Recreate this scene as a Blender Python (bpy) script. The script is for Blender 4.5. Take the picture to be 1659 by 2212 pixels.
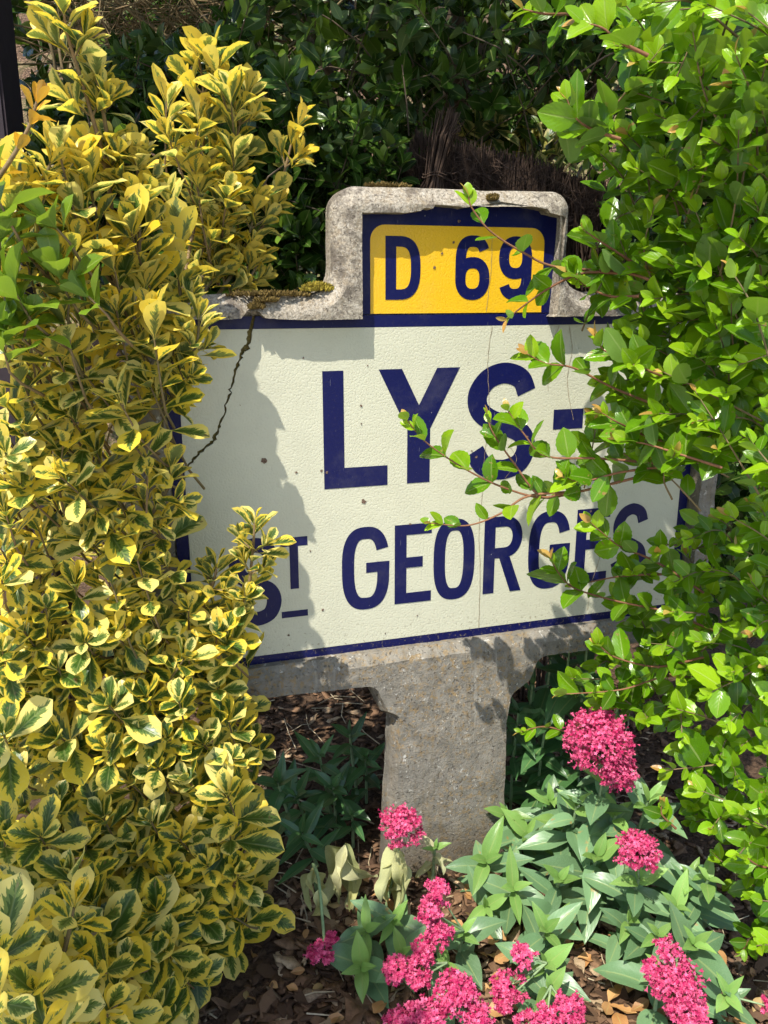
import bpy, bmesh, math
import numpy as np
from mathutils import Matrix, Vector, noise
from mathutils.geometry import delaunay_2d_cdt

for _o in list(bpy.data.objects):
    bpy.data.objects.remove(_o)
rng = np.random.default_rng(7)
sc = bpy.context.scene
col = sc.collection

# ------------------------------------------------------------------ camera, sky, sun, exposure
PITCH = math.radians(15.1)
CAM_H = 1.45
FPX, CX, CY = 1789.0, 829.5, 1106.0            # focal length and centre for a 1659 x 2212 picture
YAW = math.radians(17.3)                        # the sign is turned, its right end farther off
SIGN_O = np.array([0.06, 1.83, 0.0])
cam_d = bpy.data.cameras.new('camera')
cam = bpy.data.objects.new('camera', cam_d)
col.objects.link(cam)
cam.location = (0, 0, CAM_H)
cam.rotation_euler = (math.radians(90) - PITCH, 0, 0)
cam_d.sensor_fit = 'VERTICAL'
cam_d.sensor_height = 24.0
cam_d.lens = 24.0 * FPX / 2212.0
cam_d.clip_start = 0.02
cam_d.clip_end = 400
sc.camera = cam

UX = np.array([math.cos(YAW), math.sin(YAW), 0.0])
UN = np.array([-math.sin(YAW), math.cos(YAW), 0.0])
SUN_DIR = UX * 0.037 + UN * 0.040 + np.array([0, 0, -0.086])   # direction the light travels
SUN_DIR /= np.linalg.norm(SUN_DIR)
w = bpy.data.worlds.new('World')
sc.world = w
w.use_nodes = True
wn = w.node_tree.nodes
sky = wn.new('ShaderNodeTexSky')
sky.sky_type = 'NISHITA'
sky.sun_disc = False
sky.sun_elevation = math.asin(-SUN_DIR[2])
sky.sun_rotation = math.atan2(-SUN_DIR[0], -SUN_DIR[1])
w.node_tree.links.new(sky.outputs['Color'], wn['Background'].inputs['Color'])
wn['Background'].inputs['Strength'].default_value = 0.13
sun_d = bpy.data.lights.new('sun', 'SUN')
sun = bpy.data.objects.new('sun', sun_d)
col.objects.link(sun)
sun_d.energy = 3.5
sun_d.angle = math.radians(0.53)
sun_d.color = (1.0, 0.95, 0.86)
sun.rotation_euler = Vector(SUN_DIR).to_track_quat('-Z', 'Y').to_euler()
sun.location = (-1, -2, 6)
sc.view_settings.view_transform = 'Standard'
sc.view_settings.look = 'None'
sc.view_settings.gamma = 1.0
sc.view_settings.exposure = 1.10
sc.cycles.adaptive_threshold = 0.02
sc.cycles.max_bounces = 4
sc.cycles.diffuse_bounces = 2
sc.cycles.glossy_bounces = 2
sc.cycles.transmission_bounces = 3
sc.cycles.caustics_reflective = False
sc.cycles.caustics_refractive = False
sc.cycles.sample_clamp_indirect = 4.0
try:
    sc.view_settings.use_curve_mapping = False
except Exception:
    pass

# ------------------------------------------------------------------ geometry helpers
_c, _s = math.cos(PITCH), math.sin(PITCH)

def P(u, v, y):
    """world point at forward distance y along the direction of picture point (u, v)"""
    a = (u - CX) / FPX
    b = -(v - CY) / FPX
    d = np.array([a, _c + b * _s, -_s + b * _c])
    return np.array([0, 0, CAM_H]) + d * (y / d[1])

def proj(p):
    q = np.asarray(p, float) - np.array([0, 0, CAM_H])
    z = q[..., 1] * _c - q[..., 2] * _s
    yy = q[..., 1] * _s + q[..., 2] * _c
    z = np.where(z < 0.05, 0.05, z)
    return CX + FPX * q[..., 0] / z, CY - FPX * yy / z, z

def sgn(x, z, y=0.0):
    return SIGN_O + UX * x + UN * y + np.array([0, 0, z])

def nrm(v):
    x, y = float(v[0]), float(v[1])
    if len(v) == 2:
        l = math.sqrt(x * x + y * y) + 1e-12
        return np.array((x / l, y / l))
    z = float(v[2])
    l = math.sqrt(x * x + y * y + z * z) + 1e-12
    return np.array((x / l, y / l, z / l))

def cross(a, b):
    a0, a1, a2 = float(a[0]), float(a[1]), float(a[2]); b0, b1, b2 = float(b[0]), float(b[1]), float(b[2])
    return np.array((a1 * b2 - a2 * b1, a2 * b0 - a0 * b2, a0 * b1 - a1 * b0))

def link(o, parent=None):
    col.objects.link(o)
    if parent is not None:
        o.parent = parent
        o.matrix_parent_inverse = Matrix.LocRotScale(parent.location, parent.rotation_euler, None).inverted()
    return o

def tag(o, label=None, cat=None, group=None, kind=None):
    if label: o['label'] = label
    if cat: o['category'] = cat
    if group: o['group'] = group
    if kind: o['kind'] = kind
    return o

def empty(name, loc, rz=0.0):
    o = bpy.data.objects.new(name, None)
    o.empty_display_size = 0.05
    o.location = tuple(float(c) for c in loc)
    o.rotation_euler = (0, 0, rz)
    return link(o)

def mesh_np(name, V, F, mats, uv=None, mi=None, smooth=True):
    """F: (n,4) int array, -1 in the last column marks a triangle"""
    V = np.asarray(V, np.float32)
    F = np.asarray(F, np.int32)
    me = bpy.data.meshes.new(name)
    cnt = np.where(F[:, 3] < 0, 3, 4).astype(np.int32)
    flat = F.ravel()
    flat = flat[flat >= 0]
    st = np.concatenate([[0], np.cumsum(cnt)[:-1]]).astype(np.int32)
    me.vertices.add(len(V)); me.vertices.foreach_set('co', V.ravel())
    me.loops.add(len(flat)); me.loops.foreach_set('vertex_index', flat)
    me.polygons.add(len(F)); me.polygons.foreach_set('loop_start', st); me.polygons.foreach_set('loop_total', cnt)
    me.polygons.foreach_set('use_smooth', np.full(len(F), smooth))
    for m in (mats if isinstance(mats, (list, tuple)) else [mats]):
        me.materials.append(m)
    if mi is not None:
        me.polygons.foreach_set('material_index', np.asarray(mi, np.int32))
    if uv is not None:
        ul = me.uv_layers.new(name='UVMap')
        ul.data.foreach_set('uv', np.asarray(uv, np.float32)[flat].ravel())
    me.update(calc_edges=True)
    return me

class MB:
    """collects tubes and pieces into one mesh"""
    def __init__(self): self.V = []; self.F = []; self.n = 0
    def add(self, V, F):
        F = np.asarray(F, np.int32).copy()
        F[F >= 0] += self.n
        self.V.append(np.asarray(V, float)); self.F.append(F); self.n += len(V)
    def tube(self, pts, r0, r1=None, sides=5):
        pts = np.asarray(pts, float)
        r1 = r0 if r1 is None else r1
        n = len(pts)
        t = np.gradient(pts, axis=0)
        t /= np.linalg.norm(t, axis=1)[:, None] + 1e-12
        ref = np.array([0.31, 0.27, 0.91])
        a = np.cross(t, ref); a /= np.linalg.norm(a, axis=1)[:, None] + 1e-12
        b = np.cross(t, a)
        r = np.linspace(r0, r1, n)[:, None, None]
        an = np.arange(sides) * 2 * math.pi / sides
        ring = pts[:, None] + r * (a[:, None] * np.cos(an)[None, :, None] + b[:, None] * np.sin(an)[None, :, None])
        F = []
        for i in range(n - 1):
            for k in range(sides):
                k2 = (k + 1) % sides
                F.append((i * sides + k, i * sides + k2, (i + 1) * sides + k2, (i + 1) * sides + k))
        self.add(ring.reshape(-1, 3), F)
    def obj(self, name, mat, parent=None, smooth=True):
        me = mesh_np(name, np.concatenate(self.V), np.concatenate(self.F), mat, smooth=smooth)
        return link(bpy.data.objects.new(name, me), parent)

def curve(pts, n=14):
    """smooth (Catmull-Rom) curve through the points"""
    p = np.asarray(pts, float)
    q = np.vstack([2 * p[0] - p[1], p, 2 * p[-1] - p[-2]])
    out = []
    for i in range(1, len(q) - 2):
        for t in np.linspace(0, 1, n, endpoint=False):
            a, b, c, d = q[i - 1], q[i], q[i + 1], q[i + 2]
            out.append(0.5 * (2 * b + (c - a) * t + (2 * a - 5 * b + 4 * c - d) * t * t + (3 * b - a - 3 * c + d) * t ** 3))
    out.append(p[-1])
    return np.array(out)

# ------------------------------------------------------------------ material helpers
class NT:
    def __init__(self, name):
        self.m = bpy.data.materials.new(name); self.m.use_nodes = True
        self.t = self.m.node_tree; self.t.nodes.clear()
        self.out = self.n('ShaderNodeOutputMaterial')
    def n(self, typ, **kw):
        x = self.t.nodes.new(typ)
        for k, v in kw.items(): setattr(x, k, v)
        return x
    def set(self, node, **kw):
        for k, v in kw.items():
            key = k.replace('_', ' ')
            sock = node.inputs[key] if key in node.inputs else node.inputs[k]
            self.put(sock, v)
        return node
    def put(self, sock, v):
        if hasattr(v, 'is_linked') or isinstance(v, bpy.types.NodeSocket): self.t.links.new(v, sock)
        elif isinstance(v, (tuple, list)): sock.default_value = tuple(v) + ((1,) if len(v) == 3 and sock.type == 'RGBA' else ())
        else: sock.default_value = v
    def math(self, op, a, b=0.0, c=0.0, clamp=False):
        x = self.n('ShaderNodeMath', operation=op); x.use_clamp = clamp
        self.put(x.inputs[0], a); self.put(x.inputs[1], b); self.put(x.inputs[2], c)
        return x.outputs[0]
    def mix(self, f, a, b, blend='MIX'):
        x = self.n('ShaderNodeMix', data_type='RGBA', blend_type=blend)
        self.put(x.inputs[0], f); self.put(x.inputs[6], a); self.put(x.inputs[7], b)
        return x.outputs[2]
    def noise(self, vec, scale, detail=2.0, rough=0.5, dist=0.0):
        x = self.n('ShaderNodeTexNoise')
        if vec is not None: self.put(x.inputs['Vector'], vec)
        x.inputs['Scale'].default_value = scale; x.inputs['Detail'].default_value = detail
        x.inputs['Roughness'].default_value = rough; x.inputs['Distortion'].default_value = dist
        return x.outputs[0]
    def ramp(self, f, lo, hi, a=0.0, b=1.0):
        x = self.n('ShaderNodeMapRange', interpolation_type='SMOOTHSTEP')
        self.put(x.inputs[0], f)
        for i, v in enumerate((lo, hi, a, b)): self.put(x.inputs[i + 1], v)
        return x.outputs[0]
    def objco(self):
        return self.n('ShaderNodeTexCoord').outputs['Object']
    def rnd(self):
        o = self.n('ShaderNodeObjectInfo').outputs['Random']
        g = self.n('ShaderNodeNewGeometry').outputs['Random Per Island']
        return self.math('FRACT', self.math('MULTIPLY_ADD', o, 1.0, g))
    def xyz(self, x, y, z):
        c = self.n('ShaderNodeCombineXYZ')
        for i, v in enumerate((x, y, z)): self.put(c.inputs[i], v)
        return c.outputs[0]
    def bump(self, h, strength, dist):
        b = self.n('ShaderNodeBump')
        b.inputs['Strength'].default_value = strength; b.inputs['Distance'].default_value = dist
        self.put(b.inputs['Height'], h)
        return b.outputs[0]
    def principled(self, color, rough=0.6, normal=None, spec=0.5, coat=0.0):
        b = self.n('ShaderNodeBsdfPrincipled')
        self.put(b.inputs['Base Color'], color); self.put(b.inputs['Roughness'], rough)
        b.inputs['Specular IOR Level'].default_value = spec
        b.inputs['Coat Weight'].default_value = coat
        b.inputs['Coat Roughness'].default_value = 0.08
        if normal is not None: self.t.links.new(normal, b.inputs['Normal'])
        return b.outputs[0]
    def finish(self, sh):
        self.t.links.new(sh, self.out.inputs[0]); return self.m

def leaf_finish(N, color, trans, rough, spec=0.5, under=None, tfac=0.35, vein=True):
    """glossy upper side, paler matt under side, light shining through"""
    uvn = N.n('ShaderNodeTexCoord').outputs['UV']
    sp = N.n('ShaderNodeSeparateXYZ'); N.put(sp.inputs[0], uvn)
    u, v = sp.outputs[0], sp.outputs[1]
    d = N.math('ABSOLUTE', N.math('SUBTRACT', u, 0.5))
    if vein:
        mid = N.ramp(d, 0.015, 0.05, 1.0, 0.0)
        color = N.mix(N.math('MULTIPLY', mid, 0.30), color, (0.42, 0.46, 0.16))
    side = N.math('FRACT', N.math('MULTIPLY', N.math('SUBTRACT', v, N.math('MULTIPLY', d, 0.9)), 7.0))
    hv = N.math('ADD', N.math('MULTIPLY', N.ramp(d, 0.0, 0.06), 0.7), N.math('MULTIPLY', N.math('ABSOLUTE', N.math('SUBTRACT', side, 0.5)), 0.35))
    nb = N.bump(hv, 0.5, 0.0012)
    back = N.n('ShaderNodeNewGeometry').outputs['Backfacing']
    c2 = N.mix(back, color, under if under is not None else N.mix(0.30, color, (0.22, 0.30, 0.13)))
    r2 = N.math('ADD', rough, N.math('MULTIPLY', back, 0.25))
    b = N.principled(c2, r2, nb, spec)
    t = N.n('ShaderNodeBsdfTranslucent'); N.put(t.inputs['Color'], trans)
    m = N.n('ShaderNodeMixShader'); m.inputs[0].default_value = tfac
    N.t.links.new(b, m.inputs[1]); N.t.links.new(t.outputs[0], m.inputs[2])
    return N.finish(m.outputs[0])

def mat_plain_leaf(name, c0, c1, trans, rough=0.3, spec=0.5, tfac=0.35, blotch=None):
    N = NT(name)
    r = N.rnd()
    col_ = N.mix(r, c0, c1)
    r2 = N.math('FRACT', N.math('MULTIPLY', r, 7.31))
    col_ = N.mix(1.0, col_, N.xyz_col(N.math('MULTIPLY_ADD', r2, 0.5, 0.72)), 'MULTIPLY')
    n1 = N.noise(N.objco(), 60, 3)
    col_ = N.mix(N.ramp(n1, 0.35, 0.75, 0.0, 0.22), col_, tuple(c * 1.5 for c in c1))
    if blotch:
        uvn = N.n('ShaderNodeTexCoord').outputs['UV']
        sp = N.n('ShaderNodeSeparateXYZ'); N.put(sp.inputs[0], uvn)
        n2 = N.noise(N.xyz(sp.outputs[0], N.math('MULTIPLY', sp.outputs[1], 2.0), N.math('MULTIPLY', r, 40)), 3.0, 3)
        col_ = N.mix(N.math('MULTIPLY', N.ramp(n2, 0.62, 0.68), N.ramp(r2, 0.75, 0.8)), col_, blotch)
    return leaf_finish(N, col_, N.mix(0.5, col_, trans), rough, spec, tfac=tfac)

def _xyz_col(self, f):
    c = self.n('ShaderNodeCombineColor')
    for i in range(3): self.put(c.inputs[i], f)
    return c.outputs[0]
NT.xyz_col = _xyz_col

def mat_variegated(name, yellow, cream, shift=0.0):
    """irregular green centre inside a broad yellow margin, different on each leaf"""
    N = NT(name)
    r = N.rnd()
    r2 = N.math('FRACT', N.math('MULTIPLY', r, 13.7))
    r3 = N.math('FRACT', N.math('MULTIPLY', r, 29.3))
    uvn = N.n('ShaderNodeTexCoord').outputs['UV']
    sp = N.n('ShaderNodeSeparateXYZ'); N.put(sp.inputs[0], uvn)
    u, v = sp.outputs[0], sp.outputs[1]
    d = N.math('MULTIPLY', N.math('ABSOLUTE', N.math('SUBTRACT', u, 0.5)), 2.0)
    # veins run outward and forward: stretch the noise along them
    q = N.math('SUBTRACT', v, N.math('MULTIPLY', d, 0.38))
    n1 = N.noise(N.xyz(N.math('MULTIPLY', u, 1.6), N.math('MULTIPLY', q, 5.5), N.math('MULTIPLY', r, 90)), 2.2, 3, 0.6)
    edge = N.math('ADD', d, N.math('MULTIPLY', N.math('SUBTRACT', n1, 0.5), 1.35))
    edge = N.math('ADD', edge, N.math('MULTIPLY', N.math('POWER', v, 3.0), 0.55))
    lim = N.math('MULTIPLY_ADD', r2, 0.36, 0.52 + shift)
    green = N.ramp(N.math('SUBTRACT', edge, lim), -0.03, 0.03, 1.0, 0.0)
    n2 = N.noise(N.xyz(N.math('MULTIPLY', u, 1.6), N.math('MULTIPLY', q, 6.0), N.math('MULTIPLY_ADD', r, 70, 33)), 2.6, 2)
    inner = N.ramp(N.math('ADD', N.math('SUBTRACT', edge, lim), N.math('MULTIPLY', N.math('SUBTRACT', n2, 0.5), 0.9)), -0.30, -0.22, 1.0, 0.0)
    g_out = N.mix(r3, (0.12, 0.19, 0.030), (0.17, 0.25, 0.06))
    g_in = N.mix(r3, (0.026, 0.078, 0.014), (0.045, 0.115, 0.018))
    gcol = N.mix(inner, g_out, g_in)
    yc = N.mix(N.ramp(r3, 0.25, 1.0), yellow, cream)
    yc = N.mix(N.ramp(N.noise(N.objco(), 30, 2), 0.3, 0.8, 0.0, 0.25), yc, cream)
    colr = N.mix(green, yc, gcol)
    n3 = N.noise(N.xyz(u, v, N.math('MULTIPLY', r, 55)), 5.0, 4)
    brown = N.math('MULTIPLY', N.ramp(N.math('ADD', n3, N.math('MULTIPLY', v, 0.18)), 0.76, 0.82), N.ramp(r2, 0.62, 0.68))
    colr = N.mix(N.math('MULTIPLY', brown, 0.8), colr, (0.16, 0.10, 0.05))
    under = N.mix(0.35, colr, (0.40, 0.42, 0.17))
    return leaf_finish(N, colr, N.mix(N.math('MULTIPLY_ADD', green, -0.33, 0.45), colr, (0.86, 0.76, 0.07)), 0.32, 0.40, under=under, tfac=0.46)

M = {}
M['varieg'] = mat_variegated('variegated_leaf', (0.84, 0.62, 0.045), (0.86, 0.74, 0.24), 0.03)
M['varieg_light'] = mat_variegated('variegated_pale_leaf', (0.86, 0.64, 0.05), (0.86, 0.75, 0.26), -0.16)
M['varieg_gold'] = mat_variegated('variegated_golden_leaf', (0.86, 0.58, 0.03), (0.86, 0.68, 0.14), -0.36)
M['euo_green'] = mat_plain_leaf('euonymus_green_leaf', (0.12, 0.22, 0.016), (0.18, 0.29, 0.022), (0.40, 0.55, 0.02), 0.32)
M['orange_leaf'] = mat_plain_leaf('amber_leaf', (0.70, 0.33, 0.02), (0.72, 0.40, 0.03), (0.8, 0.45, 0.03), 0.3)
M['right'] = mat_plain_leaf('glossy_green_leaf', (0.036, 0.110, 0.004), (0.130, 0.265, 0.006), (0.32, 0.58, 0.005), 0.24, 0.34, 0.27, (0.24, 0.17, 0.05))
M['right_young'] = mat_plain_leaf('lime_leaf', (0.15, 0.31, 0.008), (0.25, 0.40, 0.012), (0.45, 0.66, 0.01), 0.26, 0.34, 0.32)
M['right_tip'] = mat_plain_leaf('copper_tip_leaf', (0.48, 0.24, 0.06), (0.52, 0.38, 0.09), (0.7, 0.4, 0.06), 0.2, 0.6)
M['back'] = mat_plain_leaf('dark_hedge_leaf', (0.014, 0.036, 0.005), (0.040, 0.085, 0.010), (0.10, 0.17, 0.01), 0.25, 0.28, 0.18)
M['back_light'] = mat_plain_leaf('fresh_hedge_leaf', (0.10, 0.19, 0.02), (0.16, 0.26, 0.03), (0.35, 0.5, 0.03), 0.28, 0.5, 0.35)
M['stripe'] = mat_variegated('striped_leaf', (0.50, 0.47, 0.16), (0.6, 0.55, 0.25), 0.0)
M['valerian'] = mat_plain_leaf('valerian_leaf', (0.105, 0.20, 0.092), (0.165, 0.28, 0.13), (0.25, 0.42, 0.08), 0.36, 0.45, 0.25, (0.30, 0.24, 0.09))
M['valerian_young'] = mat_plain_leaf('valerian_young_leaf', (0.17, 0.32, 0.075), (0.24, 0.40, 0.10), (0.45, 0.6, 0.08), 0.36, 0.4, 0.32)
M['valerian_shade'] = mat_plain_leaf('valerian_shaded_leaf', (0.05, 0.13, 0.045), (0.08, 0.18, 0.055), (0.2, 0.35, 0.05), 0.3, 0.5, 0.28)  # valerian leaf again, its colour darkened to stand for shade
M['wilted'] = mat_plain_leaf('wilted_leaf', (0.42, 0.42, 0.14), (0.58, 0.56, 0.32), (0.65, 0.62, 0.15), 0.6, 0.3, 0.3)
M['fallen'] = mat_plain_leaf('fallen_leaf', (0.36, 0.17, 0.055), (0.48, 0.27, 0.11), (0.5, 0.25, 0.06), 0.5, 0.4, 0.15)
M['grass'] = mat_plain_leaf('grass_blade', (0.20, 0.28, 0.05), (0.34, 0.38, 0.10), (0.5, 0.55, 0.1), 0.5, 0.3, 0.3)

def mat_wood(name, c0, c1, rough=0.8, spec=0.25):
    N = NT(name)
    r = N.rnd()
    c = N.mix(r, c0, c1)
    co = N.objco()
    n1 = N.noise(co, 90, 4, 0.6)
    c = N.mix(N.ramp(n1, 0.3, 0.7, 0.0, 0.45), c, tuple(x * 0.45 for x in c0))
    return N.finish(N.principled(c, rough, N.bump(n1, 0.5, 0.002), spec))
M['twig'] = mat_wood('green_brown_twig', (0.16, 0.13, 0.06), (0.24, 0.16, 0.08))
M['red_twig'] = mat_wood('reddish_twig', (0.17, 0.075, 0.035), (0.25, 0.12, 0.06))
M['green_stem'] = mat_wood('pale_green_stem', (0.20, 0.30, 0.14), (0.30, 0.38, 0.20), 0.6)
M['bark'] = mat_wood('grey_brown_bark', (0.10, 0.075, 0.05), (0.16, 0.12, 0.08), 0.9)
M['brush'] = mat_wood('dead_brushwood', (0.045, 0.027, 0.019), (0.10, 0.064, 0.043), 0.9)
M['dry'] = mat_wood('dry_stalk', (0.42, 0.33, 0.2), (0.5, 0.42, 0.28), 0.8)

def mat_petal():
    N = NT('crimson_floret')
    r = N.rnd()
    c = N.mix(N.ramp(r, 0.0, 1.0), (0.50, 0.020, 0.12), (0.88, 0.17, 0.335))
    b = N.principled(c, 0.45, None, 0.4)
    t = N.n('ShaderNodeBsdfTranslucent'); N.put(t.inputs['Color'], N.mix(0.5, c, (0.85, 0.08, 0.25)))
    m = N.n('ShaderNodeMixShader'); m.inputs[0].default_value = 0.35
    N.t.links.new(b, m.inputs[1]); N.t.links.new(t.outputs[0], m.inputs[2])
    return N.finish(m.outputs[0])
M['petal'] = mat_petal()

def mat_concrete():
    N = NT('weathered_concrete')
    co = N.objco()
    big = N.noise(co, 5.0, 5, 0.6)
    mid = N.noise(co, 28.0, 6, 0.65)
    fine = N.noise(co, 190.0, 5, 0.7)
    c = N.mix(N.ramp(mid, 0.3, 0.7), (0.16, 0.147, 0.122), (0.26, 0.238, 0.197))
    z = N.n('ShaderNodeSeparateXYZ'); N.put(z.inputs[0], co)
    top = N.ramp(z.outputs[2], 1.30, 1.42)
    c = N.mix(N.math('MULTIPLY', top, 0.75), c, N.mix(N.ramp(fine, 0.35, 0.65), (0.22, 0.19, 0.145), (0.52, 0.46, 0.37)))
    # ochre lichen flecks, strongest on the post and sill
    och = N.math('MULTIPLY', N.ramp(N.noise(co, 75, 4, 0.7), 0.50, 0.60), N.ramp(big, 0.38, 0.58))
    c = N.mix(N.math('MULTIPLY', och, N.math('SUBTRACT', 0.55, N.math('MULTIPLY', top, 0.35))), c, (0.30, 0.19, 0.065))
    wh = N.ramp(N.noise(co, 60, 5, 0.75, 0.6), 0.61, 0.66)
    c = N.mix(N.math('MULTIPLY', wh, 0.7), c, (0.58, 0.56, 0.50))
    pits = N.ramp(N.noise(co, 140, 3, 0.6), 0.60, 0.68)
    c = N.mix(N.math('MULTIPLY', pits, 0.5), c, (0.075, 0.06, 0.05))
    # black algae on the coping
    alg = N.math('MULTIPLY', N.ramp(N.noise(co, 16, 5, 0.7), 0.47, 0.62), top)
    c = N.mix(N.math('MULTIPLY', alg, 0.8), c, (0.10, 0.082, 0.066))
    sx = N.n('ShaderNodeSeparateXYZ'); N.put(sx.inputs[0], co)
    run = N.noise(N.xyz(N.math('MULTIPLY', sx.outputs[0], 34.0), N.math('MULTIPLY', sx.outputs[1], 20.0), N.math('MULTIPLY', sx.outputs[2], 3.0)), 1.0, 4, 0.65)
    c = N.mix(N.ramp(run, 0.52, 0.70, 0.0, 0.42), c, N.mix(fine, (0.23, 0.15, 0.055), (0.12, 0.10, 0.07)))
    c = N.mix(N.ramp(run, 0.40, 0.28, 0.0, 0.40), c, (0.40, 0.38, 0.33))
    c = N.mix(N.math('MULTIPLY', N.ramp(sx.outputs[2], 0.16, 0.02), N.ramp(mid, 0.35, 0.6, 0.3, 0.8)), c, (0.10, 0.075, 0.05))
    h = N.math('ADD', N.math('MULTIPLY', fine, 0.7), N.math('MULTIPLY', mid, 0.8))
    h = N.math('SUBTRACT', h, N.math('MULTIPLY', pits, 0.5))
    return N.finish(N.principled(c, 0.9, N.bump(h, 0.9, 0.006), 0.25))
M['concrete'] = mat_concrete()

def mat_enamel(name, colr, speck, bumpy=1.0, rough=0.33, spec=0.4):
    N = NT(name)
    co = N.objco()
    st = N.noise(co, 210.0, 1, 0.5)
    st2 = N.noise(co, 14.0, 4, 0.6)
    c = N.mix(N.ramp(st2, 0.3, 0.8, 0.0, 0.35), colr, tuple(x * 0.82 for x in colr))
    sp_ = N.ramp(N.noise(co, 95, 2, 0.5), 0.755, 0.775)
    c = N.mix(N.math('MULTIPLY', sp_, 0.75), c, speck)
    fade = N.noise(co, 7.0, 5, 0.7)
    c = N.mix(N.ramp(fade, 0.50, 0.72, 0.0, 0.05), c, (0.40, 0.38, 0.33))
    scx = N.n('ShaderNodeMapping'); scx.inputs['Rotation'].default_value = (0, 0.7, 0); scx.inputs['Scale'].default_value = (240, 20, 22)
    N.put(scx.inputs['Vector'], co)
    c = N.mix(N.ramp(N.noise(scx.outputs[0], 1.0, 2, 0.5), 0.70, 0.74, 0.0, 0.22), c, speck)
    sx = N.n('ShaderNodeSeparateXYZ'); N.put(sx.inputs[0], co)
    low = N.ramp(sx.outputs[2], 0.74, 0.63)
    grime = N.math('MULTIPLY', N.ramp(N.noise(co, 130, 4, 0.7), 0.56, 0.66), N.math('MULTIPLY_ADD', low, 0.75, 0.05))
    c = N.mix(grime, c, (0.16, 0.13, 0.08))
    h = N.ramp(st, 0.30, 0.55)
    return N.finish(N.principled(c, N.math('MULTIPLY_ADD', st2, 0.15, rough - 0.05), N.bump(h, 0.22 * bumpy, 0.0024), spec))
M['cream'] = mat_enamel('cream_enamel', (0.50, 0.495, 0.375), (0.18, 0.13, 0.09), 1.0, 0.36)
M['yellow'] = mat_enamel('yellow_enamel', (0.68, 0.40, 0.012), (0.45, 0.36, 0.2), 0.7, 0.3)
M['navy'] = mat_enamel('navy_enamel', (0.0045, 0.0065, 0.058), (0.35, 0.35, 0.35), 0.35, 0.32, 0.16)

def mat_simple(name, c, rough=0.8, scale=60, dark=0.5, spec=0.3):
    N = NT(name)
    n1 = N.noise(N.objco(), scale, 4, 0.6)
    cc = N.mix(N.ramp(n1, 0.3, 0.7), tuple(x * dark for x in c), c)
    return N.finish(N.principled(cc, rough, N.bump(n1, 0.6, 0.003), spec))
M['crackfill'] = mat_simple('dark_crack_dirt', (0.15, 0.115, 0.03), 0.95, 200)
M['hairline'] = mat_simple('hairline_crack', (0.33, 0.25, 0.15), 0.9, 200)
M['rust'] = mat_simple('chipped_enamel', (0.20, 0.13, 0.09), 0.9, 400, 0.35)
M['moss'] = mat_simple('yellow_green_moss', (0.32, 0.25, 0.03), 0.95, 220, 0.35)
M['moss_dark'] = mat_simple('brown_moss', (0.17, 0.115, 0.03), 0.95, 220, 0.35)
M['post'] = mat_simple('dark_plum_paint', (0.025, 0.016, 0.02), 0.7, 30, 0.8)

def mat_ground():
    N = NT('bark_soil')
    co = N.objco()
    n1 = N.noise(co, 5, 5, 0.6); n2 = N.noise(co, 70, 5, 0.7, 0.5); n3 = N.noise(co, 1.3, 4, 0.6)
    c = N.mix(N.ramp(n2, 0.3, 0.7), (0.040, 0.024, 0.015), (0.17, 0.105, 0.062))
    c = N.mix(N.ramp(n1, 0.4, 0.7, 0, 0.5), c, (0.11, 0.065, 0.038))
    y = N.n('ShaderNodeSeparateXYZ'); N.put(y.inputs[0], co)
    far = N.math('MULTIPLY', N.ramp(y.outputs[1], 3.6, 4.6), N.ramp(n3, 0.42, 0.58))
    c = N.mix(N.math('MULTIPLY', far, 0.8), c, N.mix(N.ramp(n2, 0.35, 0.65), (0.10, 0.16, 0.03), (0.30, 0.24, 0.12)))
    litter = N.math('MULTIPLY', N.ramp(y.outputs[1], 3.4, 4.0), N.ramp(n2, 0.52, 0.60))
    c = N.mix(N.math('MULTIPLY', litter, 0.7), c, (0.36, 0.23, 0.14))
    return N.finish(N.principled(c, 0.95, N.bump(n2, 1.0, 0.02), 0.2))
M['ground'] = mat_ground()
def mat_chip():
    N = NT('wood_chip')
    r = N.rnd()
    r2 = N.math('FRACT', N.math('MULTIPLY', r, 17.9))
    co = N.objco()
    c = N.mix(N.ramp(r, 0.0, 0.85), (0.050, 0.026, 0.014), (0.21, 0.12, 0.065))
    c = N.mix(N.ramp(r2, 0.84, 0.99), c, (0.52, 0.38, 0.23))
    n1 = N.noise(co, 110, 4, 0.7)
    c = N.mix(N.ramp(n1, 0.35, 0.7, 0, 0.55), c, (0.07, 0.042, 0.025))
    return N.finish(N.principled(c, 0.85, N.bump(n1, 0.7, 0.003), 0.25))
M['chip'] = mat_chip()

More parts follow.
